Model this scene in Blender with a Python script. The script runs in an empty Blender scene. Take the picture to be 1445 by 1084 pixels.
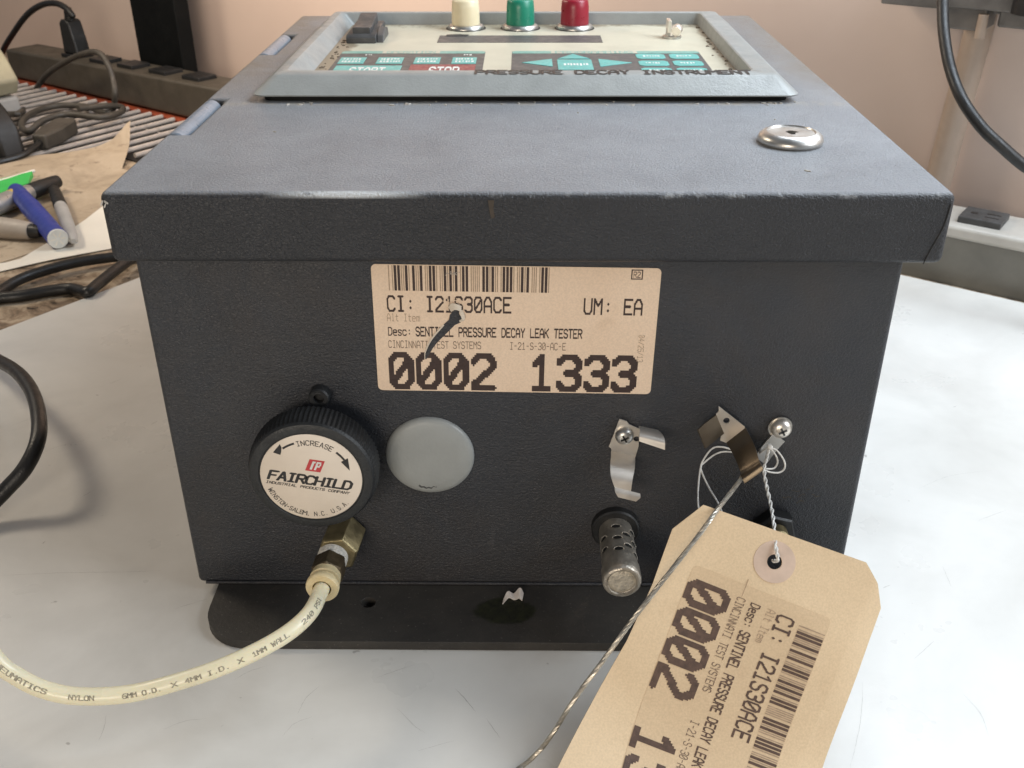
import bpy, bmesh, math, random
import numpy as np
from mathutils import Vector, Matrix
from math import pi, sin, cos, radians, sqrt, atan2, exp

SC = bpy.context.scene
COL = SC.collection
K = 0.01                       # every length below is written in centimetres
random.seed(11)

# ------------------------------------------------------------------ camera
cam_data = bpy.data.cameras.new('camera')
cam = bpy.data.objects.new('camera', cam_data)
COL.objects.link(cam)
right, up, fwd = [(1.0, 0.011, -0.003), (-0.003, 0.489, 0.872), (-0.01, 0.872, -0.489)]
right, up, fwd = Vector(right), Vector(up), Vector(fwd)
m3 = Matrix((right, up, -fwd)).transposed()
cam.matrix_world = Matrix.Translation(Vector((13.648, -32.705, 28.433)) * K) @ m3.to_4x4()
cam_data.sensor_fit = 'HORIZONTAL'
cam_data.sensor_width = 36.0
cam_data.lens = 36.0 * 1416.974 / 1445.0
cam_data.clip_start = 0.01
cam_data.clip_end = 60.0
cam_data.dof.use_dof = True
cam_data.dof.focus_distance = 0.37
cam_data.dof.aperture_fstop = 38.0
SC.camera = cam

# ------------------------------------------------------------------ light
world = bpy.data.worlds.new('World')
SC.world = world
world.use_nodes = True
world.node_tree.nodes['Background'].inputs[0].default_value = (0.80, 0.86, 1.0, 1)
world.node_tree.nodes['Background'].inputs[1].default_value = 0.14

def area(name, loc, target, sx, sy, power, color):
    d = bpy.data.lights.new(name, 'AREA')
    d.shape = 'RECTANGLE'
    d.size, d.size_y = sx * K, sy * K
    d.energy, d.color = power, color
    o = bpy.data.objects.new(name, d)
    COL.objects.link(o)
    o.location = Vector(loc) * K
    o.rotation_euler = (Vector(target) - Vector(loc)).to_track_quat('-Z', 'Y').to_euler()
    return o

area('window_light', (98, -20, 58), (13, 2, 8), 50, 55, 6.7, (0.88, 0.94, 1.0))
area('high_window_light', (50, 26, 60), (18, 5, 14), 56, 30, 6.2, (0.78, 0.89, 1.0))
area('room_light', (-22, -108, 36), (12, 0, 8), 60, 36, 5.8, (1.0, 0.88, 0.73))
area('bench_fill', (-74, 48, 78), (-30, 42, 0), 26, 26, 4.6, (1.0, 0.86, 0.68))  # warm fill added to brighten the left bench, source unseen
area('wall_fill', (-17.5, 53.0, 36), (-17.5 + .581 * 40, 53.0 + .814 * 40, 22), 44, 12, 1.8, (1.0, 0.83, 0.68))  # unseen fill added in mid-air to brighten the wall

SC.view_settings.view_transform = 'Standard'
SC.view_settings.look = 'None'
SC.view_settings.exposure = 0.0
SC.view_settings.gamma = 1.0
SC.view_settings.use_curve_mapping = False
SC.cycles.use_denoising = True

# ------------------------------------------------------------------ materials
def new_mat(name):
    m = bpy.data.materials.new(name)
    m.use_nodes = True
    nt = m.node_tree
    return m, nt, nt.nodes['Principled BSDF']

class NT:
    """tiny node helper"""
    def __init__(s, nt): s.nt = nt; s.co = None
    def n(s, t, **kw):
        x = s.nt.nodes.new(t)
        for k, v in kw.items(): setattr(x, k, v)
        return x
    def l(s, a, b): s.nt.links.new(a, b)
    def obj(s):
        if s.co is None: s.co = s.n('ShaderNodeTexCoord').outputs['Object']
        return s.co
    def noise(s, scale, detail=4, rough=0.55, dist=0.0, vec=None):
        x = s.n('ShaderNodeTexNoise')
        x.inputs['Scale'].default_value = scale
        x.inputs['Detail'].default_value = detail
        x.inputs['Roughness'].default_value = rough
        x.inputs['Distortion'].default_value = dist
        s.l(vec if vec is not None else s.obj(), x.inputs['Vector'])
        return x.outputs['Fac']
    def ramp(s, fac, stops):
        x = s.n('ShaderNodeValToRGB')
        e = x.color_ramp.elements
        while len(e) < len(stops): e.new(0.5)
        for i, (p, c) in enumerate(stops):
            e[i].position = p
            e[i].color = (c, c, c, 1) if isinstance(c, (int, float)) else (*c, 1)
        s.l(fac, x.inputs['Fac'])
        return x.outputs['Color']
    def mix(s, fac, a, b):
        x = s.n('ShaderNodeMix', data_type='RGBA')
        for sock, v in ((x.inputs[0], fac), (x.inputs[6], a), (x.inputs[7], b)):
            if isinstance(v, (int, float)): sock.default_value = v
            elif isinstance(v, tuple): sock.default_value = (*v, 1)
            else: s.l(v, sock)
        return x.outputs[2]
    def math(s, op, a, b=None, c=None, clamp=False):
        x = s.n('ShaderNodeMath', operation=op, use_clamp=clamp)
        for i, v in enumerate((a, b, c)):
            if v is None: continue
            if isinstance(v, (int, float)): x.inputs[i].default_value = v
            else: s.l(v, x.inputs[i])
        return x.outputs[0]
    def bump(s, h, strength, dist, bsdf):
        x = s.n('ShaderNodeBump')
        x.inputs['Strength'].default_value = strength
        x.inputs['Distance'].default_value = dist
        s.l(h, x.inputs['Height'])
        s.l(x.outputs['Normal'], bsdf.inputs['Normal'])
        return x
    def scaled(s, sx, sy, sz, rot=(0, 0, 0)):
        x = s.n('ShaderNodeMapping')
        x.inputs['Scale'].default_value = (sx, sy, sz)
        x.inputs['Rotation'].default_value = rot
        s.l(s.obj(), x.inputs['Vector'])
        return x.outputs['Vector']

def plain(name, col, rough=0.5, metal=0.0, var=0.15, vscale=60, bump=0.0, bscale=400, spec=0.5, rvar=0.1, trans=0.0, sss=0.0):
    m, nt, b = new_mat(name)
    h = NT(nt)
    nz = h.noise(vscale, 5, 0.6)
    dark = tuple(c * (1 - var) for c in col)
    lite = tuple(min(1, c * (1 + var)) for c in col)
    h.l(h.ramp(nz, [(0.3, dark), (0.7, lite)]), b.inputs['Base Color'])
    h.l(h.ramp(h.noise(vscale * 2.3, 3), [(0.3, max(0.02, rough - rvar)), (0.7, min(1, rough + rvar))]), b.inputs['Roughness'])
    b.inputs['Metallic'].default_value = metal
    b.inputs['Specular IOR Level'].default_value = spec
    b.inputs['Transmission Weight'].default_value = trans
    if sss:
        b.inputs['Subsurface Weight'].default_value = sss
        b.inputs['Subsurface Radius'].default_value = (0.004, 0.003, 0.002)
    if bump:
        h.bump(h.noise(bscale, 3), bump, 0.001, b)
    return m

def powder(name, base, lid=False):
    """leather-textured powder coat; the lid also carries a settled dusty film paled for sheen, and an edge rubbed bare with painted glints"""
    m, nt, b = new_mat(name)
    h = NT(nt)
    nz = h.noise(28, 5, 0.6)
    col = h.ramp(nz, [(0.3, tuple(c * 0.85 for c in base)), (0.7, tuple(c * 1.15 for c in base))])
    rough = 0.42
    sep = h.n('ShaderNodeSeparateXYZ'); h.l(h.obj(), sep.inputs[0])
    x, y, z = sep.outputs
    geo = h.n('ShaderNodeNewGeometry')
    sn = h.n('ShaderNodeSeparateXYZ'); h.l(geo.outputs['Normal'], sn.inputs[0])
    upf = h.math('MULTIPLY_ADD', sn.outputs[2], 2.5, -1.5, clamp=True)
    speck = h.ramp(h.noise(900, 2, 0.6), [(0.70, 0.0), (0.78, 1.0)])
    if lid:
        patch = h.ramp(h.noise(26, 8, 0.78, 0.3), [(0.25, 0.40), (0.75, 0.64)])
        dust_sheen = h.math('MULTIPLY', patch, upf, clamp=True)
        col = h.mix(dust_sheen, col, (0.41, 0.425, 0.45))  # dusty film, its colour paled to carry the lid top's sheen
        # brown dust that has gathered beside the raised bezel
        far = h.math('MULTIPLY_ADD', y, 14.0, -1.45, clamp=True)
        off = h.math('ABSOLUTE', h.math('SUBTRACT', x, 0.137))
        side = h.math('MULTIPLY_ADD', off, 22.0, -2.40, clamp=True)
        bn = h.ramp(h.noise(70, 5, 0.7), [(0.30, 0.4), (0.70, 1.4)])
        bd = h.math('MULTIPLY', h.math('MULTIPLY', far, side), h.math('MULTIPLY', bn, upf))
        col = h.mix(bd, col, (0.17, 0.135, 0.095))
        # band of lint in front of the bezel
        band = h.math('SUBTRACT', 1.0, h.math('MULTIPLY', h.math('ABSOLUTE', h.math('SUBTRACT', y, 0.1135)), 190.0), clamp=True)
        lint = h.math('MULTIPLY', h.math('MULTIPLY', band, upf), h.ramp(h.noise(160, 5, 0.75), [(0.42, 0.0), (0.62, 0.9)]))
        col = h.mix(lint, col, (0.33, 0.29, 0.23))
        # front edge rubbed to pale metal at the left; painted glints towards the right
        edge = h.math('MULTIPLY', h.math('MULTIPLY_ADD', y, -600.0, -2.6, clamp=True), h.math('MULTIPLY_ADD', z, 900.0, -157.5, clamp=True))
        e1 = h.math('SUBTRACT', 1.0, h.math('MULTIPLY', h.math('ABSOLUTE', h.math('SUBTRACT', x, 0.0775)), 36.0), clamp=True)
        edge_glint = h.math('MULTIPLY', h.ramp(h.noise(120, 4, 0.7), [(0.54, 0.0), (0.66, 0.35)]), h.math('MULTIPLY_ADD', x, 12.0, -1.0, clamp=True))
        rub = h.math('MULTIPLY', edge, h.math('ADD', h.math('MULTIPLY', e1, h.ramp(h.noise(230, 4, 0.7), [(0.25, 0.0), (0.42, 1.6)])), edge_glint), clamp=True)
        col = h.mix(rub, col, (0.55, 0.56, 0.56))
    else:
        low = h.math('MULTIPLY', h.ramp(h.noise(20, 6, 0.7, 0.6), [(0.45, 0.0), (0.75, 0.35)]), 1.0)
        col = h.mix(low, col, (0.055, 0.040, 0.028))
        rubv = h.scaled(1, 1, 0.12, (0, 0.5, 0))
        rub = h.math('MULTIPLY', h.ramp(h.noise(330, 3, 0.6, 0.0, rubv), [(0.60, 0.0), (0.72, 0.5)]), h.ramp(h.noise(16, 3, 0.5), [(0.52, 0.0), (0.66, 1.0)]))
        col = h.mix(rub, col, (0.085, 0.085, 0.088))
        haze = h.ramp(h.noise(12, 5, 0.65), [(0.45, 0.0), (0.75, 0.30)])
        col = h.mix(haze, col, (0.060, 0.058, 0.056))
    col = h.mix(h.math('MULTIPLY', speck, 0.10), col, (0.35, 0.34, 0.32))
    h.l(col, b.inputs['Base Color'])
    b.inputs['Roughness'].default_value = rough
    b.inputs['Specular IOR Level'].default_value = 0.45
    v = h.scaled(1, 1.0, 1.0, (0.3, 0.2, 0.6))
    tex = h.n('ShaderNodeTexNoise')
    tex.inputs['Scale'].default_value = 1700
    tex.inputs['Detail'].default_value = 2.0
    tex.inputs['Distortion'].default_value = 0.8
    mp = h.scaled(0.62, 1.0, 0.8, (0, 0, radians(35)))
    h.l(mp, tex.inputs['Vector'])
    h.bump(tex.outputs['Fac'], 0.65, 0.0011 if lid else 0.0009, b)
    return m

M = {}
M['body'] = powder('charcoal_powder_coat', (0.030, 0.032, 0.038))
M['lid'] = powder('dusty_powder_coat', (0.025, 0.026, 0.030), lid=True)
M['bezel'] = plain('grey_painted_bezel', (0.27, 0.28, 0.27), 0.42, 0, 0.10, 60, 0.15, 900)
M['hinge'] = plain('blue_grey_hinge', (0.20, 0.23, 0.27), 0.35, 0, 0.15, 90, 0.1, 600)
M['black'] = plain('black_plastic', (0.012, 0.012, 0.012), 0.45, 0, 0.3, 120, 0.1, 700)
M['rubber'] = plain('black_cable_rubber', (0.012, 0.0115, 0.011), 0.42, 0, 0.3, 80, 0.2, 900)
M['knob'] = plain('knob_black_plastic', (0.016, 0.017, 0.018), 0.5, 0, 0.35, 90, 0.3, 800)
M['grey_plastic'] = plain('grey_plug_plastic', (0.30, 0.31, 0.30), 0.42, 0, 0.08, 60, 0.08, 600)
M['dark_grey'] = plain('dark_grey_plastic', (0.055, 0.055, 0.055), 0.5, 0, 0.3, 100, 0.2, 600)
M['mid_grey'] = plain('printed_grey', (0.085, 0.082, 0.080), 0.5, 0, 0.12, 80)
M['steel'] = plain('nickel_steel', (0.50, 0.485, 0.455), 0.36, 0.92, 0.10, 80, rvar=0.06)
M['bright'] = plain('bright_clip_metal', (0.80, 0.74, 0.66), 0.36, 0.85, 0.06, 80, rvar=0.04)
M['clip_reflection'] = plain('dark_reflection_clip_metal', (0.15, 0.12, 0.085), 0.36, 0.9, 0.15, 60, rvar=0.05)  # plated metal, coloured dark for the dim surroundings it reflects
M['muffler'] = plain('worn_muffler_metal', (0.46, 0.42, 0.36), 0.42, 0.8, 0.35, 140, 0.35, 500)
M['sinter'] = plain('sintered_metal', (0.62, 0.57, 0.48), 0.55, 0.6, 0.35, 300, 0.6, 900)
M['brass'] = plain('dull_brass', (0.24, 0.195, 0.105), 0.46, 0.75, 0.4, 110, 0.3, 400)
M['brass_dark'] = plain('brown_brass', (0.115, 0.085, 0.050), 0.42, 0.7, 0.4, 140, 0.25, 500)
M['teflon'] = plain('thread_tape', (0.55, 0.52, 0.46), 0.5, 0, 0.25, 400, 0.5, 900)
M['collar'] = plain('cream_collar_plastic', (0.68, 0.56, 0.33), 0.42, 0, 0.1, 90, sss=0.15)
M['tube'] = plain('translucent_nylon', (0.80, 0.735, 0.53), 0.28, 0, 0.05, 40, sss=0.45)
M['ink'] = plain('brown_black_print', (0.042, 0.022, 0.017), 0.6, 0, 0.3, 500)
M['ink_tag'] = plain('brown_tag_print', (0.095, 0.055, 0.038), 0.6, 0, 0.3, 500)
M['ink_mid'] = plain('faded_print', (0.16, 0.105, 0.075), 0.6, 0, 0.3, 500)
M['ink_faint'] = plain('pale_faded_print', (0.37, 0.26, 0.175), 0.6, 0, 0.25, 500)
M['tube_ink'] = plain('tube_print', (0.30, 0.265, 0.19), 0.6, 0, 0.5, 900)
M['dial_ink'] = plain('dial_print', (0.020, 0.018, 0.018), 0.5, 0, 0.2, 300)
M['dial'] = plain('dial_label_vinyl', (0.74, 0.64, 0.53), 0.38, 0, 0.05, 60)
M['red_ink'] = plain('red_logo_print', (0.52, 0.045, 0.05), 0.45, 0, 0.1, 200)
M['white_ink'] = plain('white_print', (0.70, 0.70, 0.66), 0.5, 0, 0.1, 200)
M['cream_print'] = plain('cream_print', (0.48, 0.46, 0.37), 0.45, 0, 0.06, 90)
M['scratch'] = plain('table_scratch', (0.44, 0.425, 0.395), 0.6, 0, 0.3, 300)
M['stain'] = plain('dark_brown_stain', (0.05, 0.036, 0.024), 0.6, 0, 0.5, 300)
M['grime'] = plain('brown_grime', (0.14, 0.105, 0.07), 0.8, 0, 0.4, 200)
M['lint'] = plain('grey_lint', (0.42, 0.39, 0.34), 0.8, 0, 0.3, 200)
M['teal'] = plain('teal_key_print', (0.10, 0.40, 0.37), 0.4, 0, 0.15, 200)
M['teal_header'] = plain('teal_header_print', (0.17, 0.36, 0.31), 0.42, 0, 0.15, 200)
M['stop_red'] = plain('dull_red_key_print', (0.22, 0.035, 0.045), 0.42, 0, 0.15, 200)
M['btn_white'] = plain('cream_button_plastic', (0.72, 0.62, 0.42), 0.38, 0, 0.06, 90, sss=0.1)
M['btn_green'] = plain('green_button_plastic', (0.01, 0.19, 0.115), 0.35, 0, 0.15, 90)
M['btn_red'] = plain('red_button_plastic', (0.25, 0.008, 0.022), 0.35, 0, 0.15, 90)
M['residue'] = plain('dark_residue', (0.019, 0.019, 0.011), 0.42, 0, 0.6, 160, 0.8, 300)
M['flake'] = plain('white_flake', (0.75, 0.68, 0.62), 0.7, 0, 0.1, 200)
M['string'] = plain('white_cotton_string', (0.66, 0.64, 0.60), 0.8, 0, 0.2, 500)
M['wire'] = plain('steel_wire', (0.50, 0.46, 0.39), 0.38, 0.85, 0.2, 300)
M['eyelet'] = plain('paper_reinforcement', (0.60, 0.45, 0.35), 0.6, 0, 0.12, 120)
M['cord_grey'] = plain('grey_brown_cord', (0.060, 0.052, 0.042), 0.55, 0, 0.3, 60, 0.1, 600)
M['orange'] = plain('orange_board_paint', (0.27, 0.05, 0.018), 0.6, 0, 0.3, 60)
M['rod'] = plain('pale_coated_rod', (0.42, 0.37, 0.33), 0.45, 0, 0.2, 90)
M['strip_dark'] = plain('olive_grey_strip', (0.066, 0.056, 0.042), 0.5, 0, 0.2, 40)
M['strip_light'] = plain('light_grey_strip', (0.46, 0.44, 0.40), 0.45, 0, 0.1, 40)
M['strip_face'] = plain('grey_strip_face', (0.16, 0.155, 0.135), 0.5, 0, 0.15, 40)
M['pole'] = plain('beige_pole', (0.36, 0.28, 0.22), 0.45, 0, 0.12, 30)
M['clampm'] = plain('dark_cast_metal', (0.15, 0.14, 0.13), 0.45, 0.3, 0.3, 40, 0.2, 200)
M['blue'] = plain('blue_marker_plastic', (0.035, 0.055, 0.30), 0.4, 0, 0.12, 60)
M['silver'] = plain('silver_marker_barrel', (0.42, 0.41, 0.39), 0.35, 0.5, 0.12, 60)
M['frosted'] = plain('frosted_marker_plastic', (0.42, 0.41, 0.39), 0.45, 0, 0.12, 60)
M['taupe'] = plain('taupe_marker_plastic', (0.36, 0.31, 0.26), 0.5, 0, 0.15, 60)
M['yellow'] = plain('yellow_band', (0.62, 0.42, 0.10), 0.5, 0, 0.1, 80)
M['green'] = plain('green_card', (0.05, 0.50, 0.10), 0.5, 0, 0.1, 60)
M['paper'] = plain('white_paper', (0.78, 0.74, 0.65), 0.7, 0, 0.05, 20)
M['cream_box'] = plain('cream_adapter_plastic', (0.42, 0.38, 0.26), 0.5, 0, 0.12, 40)
M['post'] = plain('matt_black_post', (0.0035, 0.004, 0.004), 0.6, 0, 0.3, 40, spec=0.15)
M['dark_void'] = plain('void_black', (0.014, 0.011, 0.010), 0.55, 0, 0.3, 40)

def mat_tan_paper(name, c0, c1, stain):
    m, nt, b = new_mat(name); h = NT(nt)
    col = h.ramp(h.noise(18, 6, 0.65, 0.3), [(0.3, c0), (0.7, c1)])
    st = h.ramp(h.noise(45, 5, 0.7), [(0.60, 0.0), (0.80, 0.5)])
    col = h.mix(st, col, stain)
    fib = h.ramp(h.noise(1500, 2), [(0.35, 0.94), (0.65, 1.05)])
    x = h.n('ShaderNodeMix', data_type='RGBA', blend_type='MULTIPLY'); x.inputs[0].default_value = 1
    h.l(col, x.inputs[6]); h.l(fib, x.inputs[7])
    h.l(x.outputs[2], b.inputs['Base Color'])
    b.inputs['Roughness'].default_value = 0.62
    h.bump(h.noise(300, 4, 0.6), 0.12, 0.001, b)
    return m
M['tag'] = mat_tan_paper('manila_card', (0.64, 0.475, 0.295), (0.71, 0.54, 0.345), (0.50, 0.345, 0.20))
M['label'] = mat_tan_paper('yellowed_label', (0.74, 0.555, 0.40), (0.80, 0.62, 0.46), (0.55, 0.38, 0.24))
M['tag_label'] = mat_tan_paper('tag_label_paper', (0.59, 0.43, 0.265), (0.65, 0.485, 0.305), (0.49, 0.335, 0.20))
M['flap'] = mat_tan_paper('torn_label_back', (0.60, 0.52, 0.42), (0.72, 0.63, 0.52), (0.3, 0.25, 0.2))

def mat_kraft():
    m, nt, b = new_mat('mottled_kraft_paper'); h = NT(nt)
    col = h.ramp(h.noise(22, 6, 0.7, 0.5), [(0.30, (0.30, 0.235, 0.165)), (0.5, (0.44, 0.35, 0.25)), (0.72, (0.52, 0.43, 0.32))])
    st = h.ramp(h.noise(55, 5, 0.7, 0.4), [(0.58, 0.0), (0.70, 0.75)])
    h.l(h.mix(st, col, (0.10, 0.07, 0.045)), b.inputs['Base Color'])
    b.inputs['Roughness'].default_value = 0.75
    h.bump(h.noise(40, 5), 0.35, 0.003, b)
    return m
M['kraft'] = mat_kraft()

def mat_flange():
    m, nt, b = new_mat('grimy_flange_paint'); h = NT(nt)
    col = h.ramp(h.noise(35, 6, 0.7, 0.3), [(0.32, (0.024, 0.022, 0.020)), (0.68, (0.048, 0.043, 0.037))])
    col = h.mix(h.ramp(h.noise(900, 2, 0.5), [(0.66, 0.0), (0.76, 0.35)]), col, (0.24, 0.22, 0.19))
    col = h.mix(h.ramp(h.noise(60, 6, 0.75, 0.6), [(0.60, 0.0), (0.74, 0.6)]), col, (0.075, 0.062, 0.047))
    # sticky residue left near the front edge
    sep = h.n('ShaderNodeSeparateXYZ'); h.l(h.obj(), sep.inputs[0])
    dx = h.math('MULTIPLY', h.math('ADD', sep.outputs[0], 0.0052), 78.0); dy = h.math('MULTIPLY', h.math('ADD', sep.outputs[1], 0.0040), 118.0)
    rad = h.math('SQRT', h.math('ADD', h.math('MULTIPLY', dx, dx), h.math('MULTIPLY', dy, dy)))
    blob = h.math('MULTIPLY', h.math('SUBTRACT', h.math('ADD', 0.72, h.math('MULTIPLY', h.noise(230, 4, 0.6), 0.55)), rad), 7.0, clamp=True)
    col = h.mix(h.math('MULTIPLY', blob, 0.9), col, h.ramp(h.noise(420, 4, 0.65), [(0.35, (0.008, 0.009, 0.006)), (0.65, (0.026, 0.029, 0.013))]))
    h.l(col, b.inputs['Base Color']); h.l(h.math('MULTIPLY_ADD', blob, -0.25, 0.62), b.inputs['Roughness'])
    h.bump(h.noise(700, 4, 0.6), 0.25, 0.0008, b)
    return m
M['flange'] = mat_flange()

def mat_granite():
    m, nt, b = new_mat('brown_granite'); h = NT(nt)
    col = h.ramp(h.noise(60, 6, 0.75, 0.6), [(0.30, (0.06, 0.045, 0.033)), (0.46, (0.26, 0.19, 0.13)), (0.58, (0.44, 0.35, 0.25)), (0.75, (0.56, 0.47, 0.37))])
    vo = h.n('ShaderNodeTexVoronoi'); vo.inputs['Scale'].default_value = 130
    h.l(h.obj(), vo.inputs['Vector'])
    dk = h.ramp(h.noise(95, 4, 0.7), [(0.58, 0.0), (0.66, 0.85)])
    col = h.mix(dk, col, (0.02, 0.018, 0.016))
    h.l(col, b.inputs['Base Color'])
    b.inputs['Roughness'].default_value = 0.3
    return m
M['granite'] = mat_granite()

def mat_table():
    m, nt, b = new_mat('smudged_white_laminate'); h = NT(nt)
    col = h.ramp(h.noise(7, 6, 0.6, 0.5), [(0.30, (0.62, 0.61, 0.575)), (0.65, (0.72, 0.71, 0.675))])
    sm = h.ramp(h.noise(10, 5, 0.6, 0.5), [(0.42, 0.0), (0.80, 0.50)])
    col = h.mix(sm, col, (0.40, 0.385, 0.35))
    dots = h.ramp(h.noise(150, 2, 0.5), [(0.76, 0.0), (0.79, 0.6)])
    col = h.mix(dots, col, (0.22, 0.20, 0.18))
    h.l(col, b.inputs['Base Color'])
    h.l(h.ramp(h.noise(12, 5, 0.65), [(0.3, 0.22), (0.7, 0.42)]), b.inputs['Roughness'])
    h.bump(h.noise(260, 3), 0.05, 0.001, b)
    return m
M['table'] = mat_table()

def mat_wall():
    m, nt, b = new_mat('pink_beige_wall_paint'); h = NT(nt)
    h.l(h.ramp(h.noise(3, 5, 0.6), [(0.3, (0.53, 0.425, 0.365)), (0.7, (0.62, 0.50, 0.43))]), b.inputs['Base Color'])
    b.inputs['Roughness'].default_value = 0.55
    h.bump(h.noise(140, 4), 0.12, 0.001, b)
    return m
M['wall'] = mat_wall()

def mat_panel():
    m, nt, b = new_mat('cream_panel_print'); h = NT(nt)
    col = h.ramp(h.noise(30, 5, 0.6), [(0.3, (0.49, 0.46, 0.355)), (0.7, (0.56, 0.525, 0.41))])
    sep = h.n('ShaderNodeSeparateXYZ'); h.l(h.obj(), sep.inputs[0])
    x, y, z = sep.outputs
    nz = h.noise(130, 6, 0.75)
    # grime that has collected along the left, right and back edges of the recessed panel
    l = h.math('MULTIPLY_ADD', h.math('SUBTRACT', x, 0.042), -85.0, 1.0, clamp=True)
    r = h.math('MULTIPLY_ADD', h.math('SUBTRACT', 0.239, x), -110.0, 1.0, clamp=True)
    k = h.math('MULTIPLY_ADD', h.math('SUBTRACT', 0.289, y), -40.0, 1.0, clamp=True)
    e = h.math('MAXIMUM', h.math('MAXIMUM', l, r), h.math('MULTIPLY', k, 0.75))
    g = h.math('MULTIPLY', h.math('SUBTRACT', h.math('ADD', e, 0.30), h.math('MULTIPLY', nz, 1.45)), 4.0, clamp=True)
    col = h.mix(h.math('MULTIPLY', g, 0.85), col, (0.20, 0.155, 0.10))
    film = h.ramp(h.noise(45, 6, 0.7), [(0.48, 0.0), (0.75, 0.35)])
    col = h.mix(film, col, (0.33, 0.29, 0.22))
    h.l(col, b.inputs['Base Color'])
    b.inputs['Roughness'].default_value = 0.45
    return m
M['panel'] = mat_panel()

# ------------------------------------------------------------------ mesh helpers
WORLD_AT = {}
def V3(p): return Vector(p)

class MB:
    def __init__(s): s.v = []; s.f = []; s.mi = []; s.cur = 0
    def add(s, vs, fs):
        b = len(s.v)
        s.v += [tuple(map(float, p)) for p in vs]
        for f in fs: s.f.append([i + b for i in f]); s.mi.append(s.cur)
    def box(s, x0, x1, y0, y1, z0, z1, fr=None):
        vs = [(x, y, z) for z in (z0, z1) for y in (y0, y1) for x in (x0, x1)]
        if fr: vs = [fr(*p) for p in vs]
        s.add(vs, [(0, 2, 3, 1), (4, 5, 7, 6), (0, 1, 5, 4), (2, 6, 7, 3), (0, 4, 6, 2), (1, 3, 7, 5)])
    def quad(s, a, b, c, d): s.add([a, b, c, d], [(0, 1, 2, 3)])
    def prism(s, pts, fn0, fn1):
        n = len(pts)
        s.add([fn0(*p) for p in pts] + [fn1(*p) for p in pts],
              [tuple(range(n))[::-1], tuple(range(n, 2 * n))] + [(i, (i + 1) % n, n + (i + 1) % n, n + i) for i in range(n)])
    def poly(s, pts): s.add(pts, [tuple(range(len(pts)))])
    def lathe(s, prof, o, axis, n=40, cap0=True, cap1=True, rmod=None, xdir=None):
        a = V3(axis).normalized()
        x = V3(xdir) if xdir else a.orthogonal()
        x = (x - a * x.dot(a)).normalized()
        y = a.cross(x)
        o = V3(o); vs = []; fs = []
        for r, h in prof:
            for i in range(n):
                t = 2 * pi * i / n
                rr = rmod(r, h, i) if rmod else r
                vs.append(o + a * h + (x * cos(t) + y * sin(t)) * rr)
        for j in range(len(prof) - 1):
            for i in range(n):
                k = (i + 1) % n
                fs.append((j * n + i, j * n + k, (j + 1) * n + k, (j + 1) * n + i))
        if cap0: fs.append(tuple(range(n))[::-1])
        if cap1: fs.append(tuple(range((len(prof) - 1) * n, len(prof) * n)))
        s.add(vs, fs)
    def tube(s, pts, r, n=10, sub=8, raw=False, caps=True):
        P = pts if raw else spline(pts, sub)
        fr = frames(P); vs = []; fs = []
        for j, (p, t, a, b) in enumerate(fr):
            rr = r(j / (len(fr) - 1)) if callable(r) else r
            for i in range(n):
                q = 2 * pi * i / n
                vs.append(p + (a * cos(q) + b * sin(q)) * rr)
        for j in range(len(fr) - 1):
            for i in range(n):
                k = (i + 1) % n
                fs.append((j * n + i, j * n + k, (j + 1) * n + k, (j + 1) * n + i))
        if caps:
            fs.append(tuple(range(n))[::-1]); fs.append(tuple(range((len(fr) - 1) * n, len(fr) * n)))
        s.add(vs, fs)
    def ribbon(s, L, R, th, sub=6):
        """a bent strip of sheet metal between two edge curves"""
        L = spline(L, sub); R = spline(R, sub); n = len(L); vs = []
        for i in range(n):
            a, b = L[i], R[i]
            j = min(i + 1, n - 1); k = max(i - 1, 0)
            nn = (b - a).cross((L[j] + R[j]) - (L[k] + R[k])).normalized() * th / 2
            vs += [a + nn, b + nn, b - nn, a - nn]
        fs = [(0, 1, 2, 3), (4 * n - 1, 4 * n - 2, 4 * n - 3, 4 * n - 4)]
        for i in range(n - 1):
            for q in range(4):
                w = (q + 1) % 4
                fs.append((4 * i + q, 4 * i + 4 + q, 4 * i + 4 + w, 4 * i + w))
        s.add(vs, fs)
    def build(s, name, mats, parent=None, smooth=True, angle=35, bevel=0, origin=None, seg=2, recalc=True, ):
        if not isinstance(mats, (list, tuple)): mats = [mats]
        vs = np.array(s.v)
        o = np.array(origin if origin is not None else (vs.min(0) + vs.max(0)) / 2)
        me = bpy.data.meshes.new(name)
        me.from_pydata([tuple(p) for p in (vs - o) * K], [], s.f)
        for m in mats: me.materials.append(m)
        me.polygons.foreach_set('material_index', s.mi)
        if recalc:
            bm = bmesh.new(); bm.from_mesh(me)
            bmesh.ops.recalc_face_normals(bm, faces=bm.faces[:])
            bm.to_mesh(me); bm.free()
        if smooth:
            me.shade_smooth()
            me.set_sharp_from_angle(angle=radians(angle))
        ob = bpy.data.objects.new(name, me)
        COL.objects.link(ob)
        base = np.zeros(3)
        if parent is not None:
            ob.parent = parent; base = WORLD_AT[parent.name]
        ob.location = Vector((o - base) * K)
        WORLD_AT[ob.name] = o
        if bevel:
            md = ob.modifiers.new('edge', 'BEVEL')
            md.width = bevel * K; md.segments = seg; md.limit_method = 'ANGLE'; md.angle_limit = radians(40)
            md.harden_normals = True
        return ob

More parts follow.
